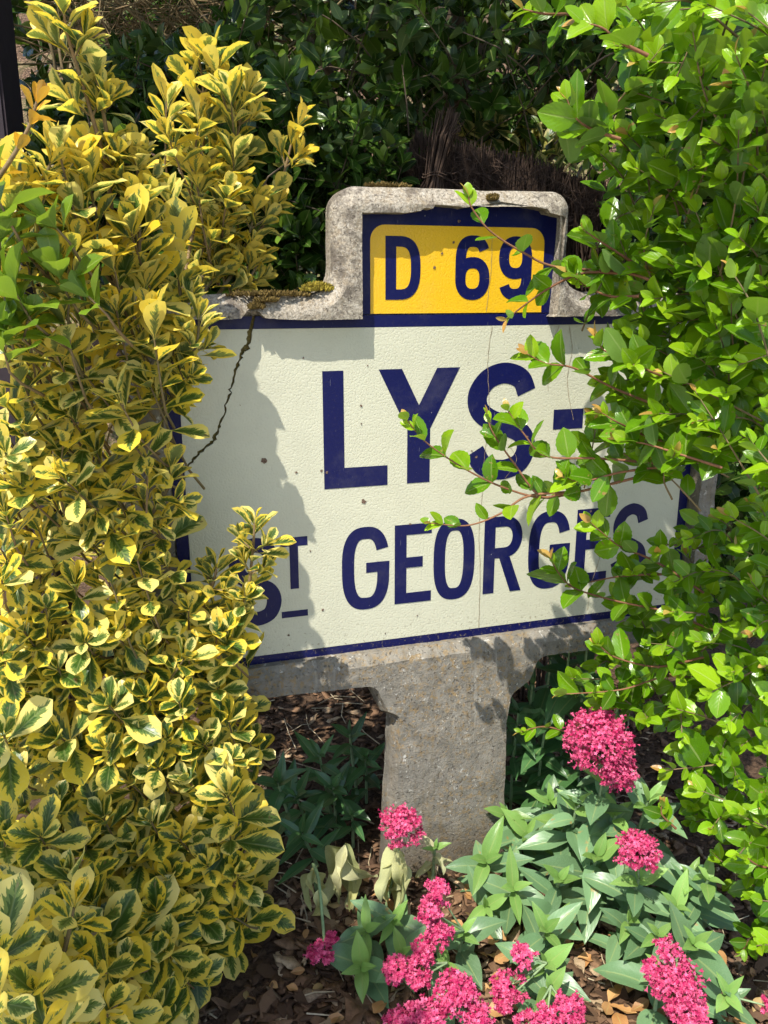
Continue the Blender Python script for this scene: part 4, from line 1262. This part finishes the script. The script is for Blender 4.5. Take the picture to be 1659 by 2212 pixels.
# ================================================================== background
def hedge(root, poly, gap, depth, size, layers, lightp=0.05, up=0.6, n=(5, 8), lib=BCK, kinds=None, mat='bark', n_obj=300):
    items = []; tw = MB()
    for back, gm in layers:
        for (u, v) in spread(poly, gap * gm):
            tip = P(u, v, depth + back + rng.normal() * 0.05)
            if tip[2] < 0.05: continue
            ax = nrm(np.array([rng.normal() * 0.5, -0.55 + rng.normal() * 0.3, up + rng.normal() * 0.3]))
            kd = kinds or (lambda k: 3 if rng.random() < lightp * (2 if k < 2 else 1) else int(rng.integers(3)))
            rosette(items, tw, tip, ax, int(rng.integers(*n)), size * (1 + rng.normal() * 0.15), kd, 1.05, 0.016, stem=0.2)
    build_leaves(root, lib, items, n_obj)
    tw.obj('twigs', M[mat], root)['kind'] = 'stuff'

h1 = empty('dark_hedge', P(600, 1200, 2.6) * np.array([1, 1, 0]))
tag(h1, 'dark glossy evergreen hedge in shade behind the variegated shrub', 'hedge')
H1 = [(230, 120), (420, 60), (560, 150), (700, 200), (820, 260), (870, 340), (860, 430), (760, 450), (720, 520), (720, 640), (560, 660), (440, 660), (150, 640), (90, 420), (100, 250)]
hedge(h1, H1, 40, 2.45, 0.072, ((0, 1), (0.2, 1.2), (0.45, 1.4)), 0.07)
# a spreading evergreen tree whose low crown shades the hedge
tr = empty('evergreen_tree', (0.45, 3.7, ground_z(0.45, 3.7)))
tag(tr, 'dark spreading evergreen tree overhanging the hedge and brushwood fence', 'tree')
TRP = [(470, -60), (1320, -60), (1300, 90), (1290, 160), (1200, 215), (1180, 260), (1060, 250), (1010, 210), (930, 250), (880, 330), (820, 300), (720, 230), (600, 170), (500, 100)]
items = []; tw = MB()
for back, gm in ((0, 1), (0.3, 1.2), (0.7, 1.4)):
    for (u, v) in spread(TRP, 44 * gm):
        tip = P(u, v, 2.75 + back + rng.normal() * 0.12)
        ax = nrm(np.array([rng.normal() * 0.6, -0.5 + rng.normal() * 0.4, 0.1 + rng.normal() * 0.5]))
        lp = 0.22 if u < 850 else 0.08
        rosette(items, tw, tip, ax, int(rng.integers(3, 6)), 0.078 * (1 + rng.normal() * 0.2), lambda k: 3 if rng.random() < lp else int(rng.integers(3)), 1.1, 0.03, stem=0.25)
for _ in range(1700):                            # the crown above the frame
    a = rng.random() * 6.28; r = math.sqrt(rng.random())
    x = 0.1 + 2.6 * r * math.cos(a); y = 3.6 + 2.1 * r * math.sin(a); z = 2.75 + (0.9 * (1 - r * r)) * rng.random() + 0.25 * rng.random()
    if y < 1.62 or (y - 0 < (z - 1.35) / 0.33 and False): continue
    rosette(items, None, np.array([x, y, z]), nrm(rng.normal(size=3) + np.array([0, 0, 0.6])), 4, 0.13, [0, 1, 2], 1.1, 0.03)
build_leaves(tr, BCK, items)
tw.obj('twigs', M['bark'], tr)['kind'] = 'stuff'
b = MB()
b.tube(curve([(0.45, 3.7, 0.0), (0.42, 3.65, 1.0), (0.3, 3.5, 2.0), (0.15, 3.3, 2.9)], 8), 0.07, 0.04, 9)
b.obj('trunk', M['bark'], tr)
for e in ([(0.38, 3.6, 1.6), (0.8, 3.2, 2.2), (1.1, 2.8, 2.8)], [(0.33, 3.55, 1.8), (-0.2, 3.2, 2.2), (-0.7, 2.8, 2.9)], [(0.3, 3.5, 2.0), (0.2, 2.9, 2.6), (0.0, 2.3, 3.1)], [(0.3, 3.5, 2.1), (0.5, 3.8, 2.7), (0.8, 4.2, 3.2)]):
    b = MB(); b.tube(curve(e, 8), 0.028, 0.010, 7); b.obj('limb', M['bark'], tr)

# brushwood screen with a tied bundle
fence = empty('brushwood_fence', P(1060, 1300, 2.55) * np.array([1, 1, 0]))
tag(fence, 'low brushwood screen fence of dead brown twigs behind the sign', 'fence')
b = MB()
def ftop(u):
    return np.interp(u, [870, 885, 900, 940, 1000, 1060, 1150, 1200, 1260, 1340], [375, 320, 292, 312, 318, 332, 350, 370, 392, 420])
for _ in range(2100):
    u = 872 + rng.random() * 470
    y = 2.55 + rng.random() * 0.10 + (u - 872) * 0.0004
    t = P(u, ftop(u) + rng.normal() * 9, y)
    L = 0.35 + 0.3 * rng.random()
    lean = rng.normal() * 0.05
    bot = t + np.array([lean, rng.normal() * 0.02, -L])
    b.tube([bot, (bot + t) / 2 + rng.normal(size=3) * 0.007, t], 0.0022, 0.0012, 3)
for _ in range(260):                              # stray twiglets across the face
    u = 880 + rng.random() * 440
    t = P(u, ftop(u) + 20 + rng.random() * 90, 2.53)
    d = nrm(np.array([rng.normal(), rng.normal() * 0.3, 0.6 + rng.normal() * 0.5])) * 0.08
    b.tube([t, t + d * 0.5 + rng.normal(size=3) * 0.008, t + d], 0.0014, 0.0008, 3)
o = b.obj('brushwood', M['brush'], fence); o['kind'] = 'stuff'
b = MB()
for x in np.arange(P(880, 400, 2.62)[0], P(1330, 400, 2.8)[0], 0.012):     # lower body of the screen
    for _ in range(2):
        yy = 2.60 + rng.random() * 0.05 + max(0, x - 0.08) * 0.25
        b.tube([(x + rng.normal() * 0.01, yy, 0.0), (x + rng.normal() * 0.01, yy, 0.8), (x + rng.normal() * 0.01, yy, 1.45)], 0.0035, 0.0025, 3)
o = b.obj('lower_brushwood', M['brush'], fence); o['kind'] = 'stuff'
b = MB()
A0, A1 = P(925, 440, 2.50), P(972, 232, 2.50)
for _ in range(150):
    k = rng.random()
    spread_ = rng.normal(size=3) * np.array([0.015, 0.012, 0.0])
    t = A1 + spread_ * 1.2 + np.array([0, 0, -0.06 * abs(rng.normal())])
    b.tube([A0 + spread_ * 1.3, A0 + (A1 - A0) * 0.25 + spread_ * 0.6, A0 + (A1 - A0) * 0.7 + spread_ * 1.0, t], 0.0026, 0.0012, 4)
for q in (0.28, 0.31):
    c = A0 + (A1 - A0) * q
    an = np.linspace(0, 6.28, 14)
    b.tube([c + np.array([0.034 * math.cos(a), 0.03 * math.sin(a), 0.004 * math.sin(3 * a)]) for a in an], 0.0018, 0.0018, 4)
b.obj('twig_bundle', M['brush'], fence)

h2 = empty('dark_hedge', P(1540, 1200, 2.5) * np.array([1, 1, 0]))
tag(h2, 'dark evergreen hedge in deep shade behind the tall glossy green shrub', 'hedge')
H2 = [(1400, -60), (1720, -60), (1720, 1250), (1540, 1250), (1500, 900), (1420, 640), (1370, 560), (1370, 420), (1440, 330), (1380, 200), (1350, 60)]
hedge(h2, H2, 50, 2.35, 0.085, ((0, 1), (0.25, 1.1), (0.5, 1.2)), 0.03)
# striped-leaf plant beyond the fence
st = empty('striped_shrub', P(1120, 1100, 3.0) * np.array([1, 1, 0]))
tag(st, 'shaded shrub with pale yellow striped leaves just beyond the brushwood fence', 'shrub')
ST = [(1010, 290), (1060, 230), (1130, 225), (1200, 260), (1225, 330), (1200, 400), (1100, 400), (1040, 350)]
hedge(st, ST, 38, 2.95, 0.10, ((0, 1), (0.2, 1.3)), 0, 0.5, (4, 6), STR, [0, 1, 0, 1, 2])

# far bank shrubs closing the view
for i, (lab, poly, yy, sz, lp) in enumerate([
        ('dull green thicket on the bank behind the dead twigs', [(60, -40), (520, -40), (500, 120), (420, 260), (300, 300), (150, 330), (60, 300)], 4.3, 0.11, 0.10),
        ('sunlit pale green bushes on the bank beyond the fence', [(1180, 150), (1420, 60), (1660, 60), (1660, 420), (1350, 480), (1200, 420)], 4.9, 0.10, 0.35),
        ('dark thicket on the bank filling the gap under the tree', [(640, -60), (1280, -60), (1280, 240), (1100, 400), (900, 420), (640, 420)], 4.2, 0.12, 0.05)]):
    e = empty('bank_shrub', P((poly[0][0] + poly[2][0]) / 2, 600, yy) * np.array([1, 1, 0]) + np.array([0, 0, ground_z(0, yy)]))
    tag(e, lab, 'shrub', 'shrubs on the bank')
    hedge(e, poly, 52 if i < 2 else 46, yy, sz, ((0, 1), (0.4, 1.2)), lp, 0.6, (4, 7), n_obj=150)

# bare tangled shrub at the top
bare = empty('bare_shrub', P(330, 900, 3.3) * np.array([1, 1, 0]))
tag(bare, 'tangle of bare brown twigs above the dark hedge', 'shrub')
b = MB()
for _ in range(230):
    u, v = 150 + rng.random() * 430, -40 + rng.random() * 220
    p = P(u, v, 3.0 + rng.random() * 0.7)
    d = nrm(np.array([rng.normal(), rng.normal() * 0.5, rng.normal() * 0.6 - 0.1])) * (0.12 + 0.25 * rng.random())
    b.tube([p - d, p + rng.normal(size=3) * 0.025, p + d], 0.003, 0.0012, 4)
o = b.obj('twigs', M['twig'], bare); o['kind'] = 'stuff'
for e in ([(250, 0, 3.1), (330, 60, 3.1), (420, 110, 3.15), (560, 190, 3.2)], [(120, 20, 2.9), (130, 120, 2.9), (150, 220, 2.9)], [(60, 0, 2.8), (110, 100, 2.8), (130, 230, 2.85)],
          [(400, -20, 3.2), (470, 60, 3.2), (620, 90, 3.2)], [(540, 180, 3.0), (600, 120, 3.0), (680, 60, 3.0), (740, 0, 3.0)], [(200, 150, 3.3), (350, 130, 3.3), (480, 140, 3.3)]):
    b = MB(); b.tube(curve([P(*q) for q in e], 8), 0.006, 0.004, 6); b.obj('branch', M['twig'], bare)

# dark post at the left edge
post = empty('dark_post', P(5, 420, 2.25) * np.array([1, 1, 0]))
tag(post, 'dark plum brown square post at the upper corner behind the shrub', 'post')
px_, py_ = P(4, 300, 2.25)[:2]
def boxm(name, x0, x1, y0, y1, z0, z1, mat, parent, bev=0.006):
    bm = bmesh.new(); bmesh.ops.create_cube(bm, size=1)
    for v_ in bm.verts: v_.co = ((x0 + x1) / 2 + v_.co.x * (x1 - x0), (y0 + y1) / 2 + v_.co.y * (y1 - y0), (z0 + z1) / 2 + v_.co.z * (z1 - z0))
    bmesh.ops.bevel(bm, geom=list(bm.edges), offset=bev, segments=2, affect='EDGES')
    me = bpy.data.meshes.new(name); bm.to_mesh(me); bm.free(); me.materials.append(mat)
    return link(bpy.data.objects.new(name, me), parent)
boxm('shaft', px_ - 0.12, px_ + 0.014, py_, py_ + 0.12, -0.1, 2.9, M['post'], post)
boxm('cap', px_ - 0.135, px_ + 0.029, py_ - 0.015, py_ + 0.135, 2.9, 2.94, M['post'], post)

# ================================================================== red valerian
FL = []
def floret(b, p, d, s):
    e = perp(d); f = cross(d, e)
    V = [p - d * s * 1.6]
    for k in range(5):
        a = k * 2 * math.pi / 5
        r = math.cos(a) * e + math.sin(a) * f
        t = -math.sin(a) * e + math.cos(a) * f
        V += [p + r * s * 0.35 + t * s * 0.30, p + r * s * 1.0 + d * s * 0.25, p + r * s * 0.35 - t * s * 0.30]
    F = []
    V.append(p - d * s * 0.1)
    c = len(V) - 1
    for k in range(5):
        i = 1 + 3 * k
        F.append((c, i + 2, i + 1, i))
    F += [(0, 1, 7, -1), (0, 7, 13, -1), (0, 13, 1, -1)]
    b.add(V, F)
def flower_head(root, center, r, stem_from, n=None, squash=0.85, fl=0.0047):
    """a rounded cluster of little clusters of star florets"""
    b = MB(); st_ = MB()
    center = np.asarray(center)
    n = n or int(360 * (r / 0.03) ** 1.8)
    nc = max(8, int(n / 9))
    ax = nrm(center - np.asarray(stem_from) + np.array([0, 0, 0.05]))
    for i in range(nc):
        d = nrm(rng.normal(size=3) + ax * 0.55 + np.array([0, -0.25, 0.15]))
        rr = r * (0.55 + 0.50 * rng.random() ** 0.7)
        c = center + d * rr * np.array([1, 1, squash])
        st_.tube([center - ax * r * 0.5, center + d * rr * 0.4, c], 0.0009, 0.0006, 3)
        for _ in range(9):
            q = c + rng.normal(size=3) * r * 0.10
            floret(b, q, nrm(d + rng.normal(size=3) * 0.45), fl * (0.75 + 0.5 * rng.random()))
    o = b.obj('flower_head', M['petal'], root, smooth=False); o['kind'] = 'stuff'
    s_ = st_.obj('flower_stalks', M['red_twig'], root); s_['kind'] = 'stuff'

def valerian(name, label, base, stems, group='red valerian plants', kinds=(0, 1, 2, 3), young=(4, 5, 6)):
    root = empty(name, base)
    tag(root, label, 'flowering plant', group)
    items = []
    for s in stems:
        pts = s['pts']
        c = curve(pts, 8)
        st_ = MB(); st_.tube(c, 0.0048 * s.get('thick', 1), 0.003 * s.get('thick', 1), 7)
        st_.obj('stem', M['green_stem'], root)
        seg = np.linalg.norm(np.diff(c, axis=0), axis=1); L = np.concatenate([[0], np.cumsum(seg)])
        k = 0; at = L[-1] - s.get('skip', 0.0); ph = rng.random() * 3
        size = s.get('size', 0.10)
        while at > 0.02:
            i = max(1, min(np.searchsorted(L, at), len(c) - 1)); a = nrm(c[i] - c[i - 1]); p = c[i]
            rx = nrm(cross(a, [0.2, 0.9, 0.35])); ry = cross(a, rx)
            an = ph + (k % 2) * math.pi / 2 + rng.normal() * 0.25
            th = math.radians(min(30 + k * 16, 85) + rng.normal() * 8) if s.get('tipleaf', True) else math.radians(70 + rng.normal() * 10)
            sz = size * (min(1, 0.42 + 0.24 * k) if s.get('tipleaf', True) else 0.9) * (1 + rng.normal() * 0.1)
            for sg in (0, math.pi):
                r = math.cos(an + sg) * rx + math.sin(an + sg) * ry
                d = math.cos(th) * a + math.sin(th) * r
                nn = a * math.sin(th) - r * math.cos(th) + np.array([0, -0.1, 0.35])
                if s.get('limp'): d = nrm(d * 0.45 + np.array([0, -0.1, -0.95]) + rng.normal(size=3) * 0.15); nn = r + rng.normal(size=3) * 0.3
                kd = young if (k < 2 and s.get('tipleaf', True)) else kinds
                items.append((int(kd[rng.integers(len(kd))]), frame(p, d, nn, sz * (1 + rng.normal() * 0.1))))
            at -= s.get('step', 0.045) * min(1, 0.45 + 0.3 * k); k += 1
        for (hc, hr) in s.get('heads', ()):
            flower_head(root, hc, hr, c[-1])
            sb = MB(); sb.tube([c[-1], (c[-1] + hc) / 2, hc], 0.0026, 0.0016, 5); sb.obj('flower_stem', M['green_stem'], root)
    build_leaves(root, VAL, items)
    return root

def S(u, v, y, bu=0, bv=None, **kw):
    """stem from the soil up to the point shown at (u, v) at distance y"""
    tip = P(u, v, y)
    g = np.array([tip[0] + bu, tip[1] + kw.pop('by', 0.06), 0.0]); g[2] = ground_z(g[0], g[1])
    mid_ = g * 0.45 + tip * 0.55 + np.array([-bu * 0.15, 0.02, 0])
    return dict(pts=[g, mid_, tip], **kw)
def Hd(u, v, y, rpx):
    p = P(u, v, y); return (p, rpx * y * 1.22 / FPX)

valerian('red_valerian', 'red valerian with the largest crimson flower head, right of the concrete post', P(1290, 1900, 1.78) * [1, 1, 0], [
    S(1300, 1690, 1.62, 0.02, heads=[Hd(1292, 1602, 1.58, 66), Hd(1330, 1668, 1.57, 40)], size=0.11),
    S(1330, 1540, 1.86, 0.0, heads=[Hd(1342, 1512, 1.86, 22)], size=0.08, skip=0.04),
    S(1220, 1780, 1.72, 0.0, size=0.115), S(1140, 1800, 1.80, 0.02, size=0.13), S(1245, 1740, 1.66, 0.02, size=0.11),
    S(1400, 1730, 1.62, -0.02, size=0.12), S(1190, 1730, 1.86, 0.02, size=0.11), S(1095, 1760, 1.84, 0.0, size=0.10), S(1330, 1760, 1.64, 0.0, size=0.11)])
valerian('red_valerian', 'leafy red valerian with dark crimson flower head in the middle of the clump', P(1330, 1990, 1.62) * [1, 1, 0], [
    S(1380, 1900, 1.48, 0.01, heads=[Hd(1376, 1840, 1.46, 46)], size=0.115),
    S(1210, 1900, 1.56, 0.01, size=0.12), S(1050, 1860, 1.66, 0.02, size=0.13), S(1110, 1920, 1.58, 0.01, size=0.12), S(1200, 1990, 1.50, 0.01, size=0.11),
    S(1290, 1850, 1.58, 0.01, size=0.12), S(1460, 1960, 1.46, 0.0, size=0.12), S(1490, 1900, 1.50, 0.0, size=0.12), S(1360, 1990, 1.45, 0.0, size=0.10),
    S(1050, 1960, 1.58, 0.0, size=0.11), S(1530, 1900, 1.46, 0.0, size=0.10)])
valerian('red_valerian', 'red valerian with ragged crimson flower spikes at the lower edge', P(1000, 2130, 1.42) * [1, 1, 0], [
    S(1000, 2010, 1.42, 0.0, heads=[Hd(945, 1925, 1.40, 26), Hd(935, 1970, 1.38, 32), Hd(948, 2018, 1.37, 34), Hd(915, 2045, 1.36, 26)], size=0.09, skip=0.02),
    S(965, 2080, 1.34, 0.0, heads=[Hd(862, 2098, 1.30, 36), Hd(912, 2082, 1.31, 28), Hd(905, 2115, 1.29, 26)], size=0.08, skip=0.03),
    S(960, 2150, 1.26, 0.0, heads=[Hd(985, 2150, 1.24, 50), Hd(925, 2195, 1.22, 46), Hd(1030, 2200, 1.22, 40), Hd(870, 2205, 1.22, 38)], size=0.07, skip=0.04),
    S(780, 2090, 1.42, 0.02, size=0.12), S(850, 1990, 1.52, 0.02, size=0.10), S(790, 2010, 1.48, 0.02, size=0.10), S(870, 2060, 1.40, 0.0, size=0.10)])
valerian('red_valerian', 'red valerian with two crimson flower heads over the wood chips', P(1190, 2190, 1.36) * [1, 1, 0], [
    S(1180, 2080, 1.34, 0.0, heads=[Hd(1100, 2130, 1.30, 38), Hd(1128, 2065, 1.32, 28), Hd(1090, 2165, 1.28, 24)], size=0.10, skip=0.02),
    S(1190, 2130, 1.28, 0.0, heads=[Hd(1180, 2205, 1.22, 40), Hd(1225, 2178, 1.23, 36), Hd(1140, 2215, 1.22, 30)], size=0.09, skip=0.02),
    S(1180, 2010, 1.42, 0.0, size=0.11)])
valerian('red_valerian', 'red valerian with tall bright crimson flower head at the lower right edge', P(1480, 2190, 1.36) * [1, 1, 0], [
    S(1450, 2090, 1.30, 0.0, heads=[Hd(1462, 2125, 1.26, 56), Hd(1440, 2055, 1.28, 28), Hd(1482, 2180, 1.24, 46), Hd(1405, 2095, 1.27, 26)], size=0.10, skip=0.03),
    S(1500, 2040, 1.36, 0.0, size=0.12), S(1570, 2150, 1.28, 0.03, heads=[Hd(1655, 2172, 1.26, 18)], size=0.10), S(1420, 2020, 1.40, 0.0, size=0.10)])
wl = valerian('wilted_valerian', 'wilting valerian with limp yellowed leaves and a flower head at the post foot', P(800, 1950, 1.72) * [1, 1, 0], [
    S(862, 1830, 1.62, -0.03, heads=[Hd(866, 1786, 1.60, 44)], size=0.15, tipleaf=False, step=0.06, thick=0.9, limp=True, skip=0.02),
    S(745, 1825, 1.66, 0.03, size=0.14, tipleaf=False, step=0.05, limp=True),
    dict(pts=[P(690, 1960, 1.70) * [1, 1, 0], P(675, 1870, 1.62), P(688, 1900, 1.54), P(697, 1990, 1.48), P(700, 2025, 1.46)], heads=[Hd(693, 2055, 1.44, 30), Hd(718, 2025, 1.45, 16)], size=0.09, tipleaf=False, step=0.13, skip=0.10, limp=True),
    S(940, 1830, 1.66, 0.0, size=0.06)], kinds=(11, 12, 13))
# leafy valerian left of the post, shade darkened into its leaf colour, and stems to its right
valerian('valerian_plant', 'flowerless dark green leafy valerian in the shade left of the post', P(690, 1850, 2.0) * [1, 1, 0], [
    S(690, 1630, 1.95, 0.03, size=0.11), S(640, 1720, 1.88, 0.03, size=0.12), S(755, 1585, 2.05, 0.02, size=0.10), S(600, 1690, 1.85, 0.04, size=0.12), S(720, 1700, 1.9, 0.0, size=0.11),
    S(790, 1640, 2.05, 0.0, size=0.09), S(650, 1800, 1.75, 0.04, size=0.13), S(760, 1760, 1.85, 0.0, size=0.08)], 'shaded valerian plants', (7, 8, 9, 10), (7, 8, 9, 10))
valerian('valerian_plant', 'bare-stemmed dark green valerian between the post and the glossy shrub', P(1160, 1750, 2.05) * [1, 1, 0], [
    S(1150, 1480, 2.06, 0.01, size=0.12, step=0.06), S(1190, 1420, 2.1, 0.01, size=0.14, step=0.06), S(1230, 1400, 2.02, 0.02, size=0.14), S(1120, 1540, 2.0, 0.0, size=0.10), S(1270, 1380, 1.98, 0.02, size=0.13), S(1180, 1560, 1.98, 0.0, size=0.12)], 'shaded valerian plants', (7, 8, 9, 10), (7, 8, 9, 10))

# ================================================================== trees out of the picture that shade the bed
shade = empty('garden_tree', (-1.9, -0.9, 0.0))
tag(shade, 'leafy garden tree left of the path, shading the low shrub', 'tree')
items = []
for _ in range(1100):
    x = -1.9 + rng.random() * 1.6; y = -0.75 + rng.random() * 1.45; z = 2.5 + rng.random() * 0.28
    ymax = np.interp(x, [-1.9, -1.0, -0.72, -0.66, -0.56, -0.48], [0.00, 0.08, 0.14, 0.16, 0.16, 0.16])
    ymin = np.interp(x, [-0.70, -0.64, -0.48], [-0.75, 0.20, 0.44])
    if y > ymax or y < ymin or x > -0.66: continue
    rosette(items, None, np.array([x, y, z]), nrm(rng.normal(size=3) + np.array([0, 0, 0.8])), 4, 0.085, [0, 1, 2], 1.1, 0.03)
build_leaves(shade, BCK, items, 0)
b = MB(); b.tube(curve([(-1.9, -0.9, 0), (-1.85, -0.85, 1.2), (-1.6, -0.6, 2.1), (-1.2, -0.3, 2.6)], 8), 0.09, 0.03, 9); b.obj('trunk', M['bark'], shade)
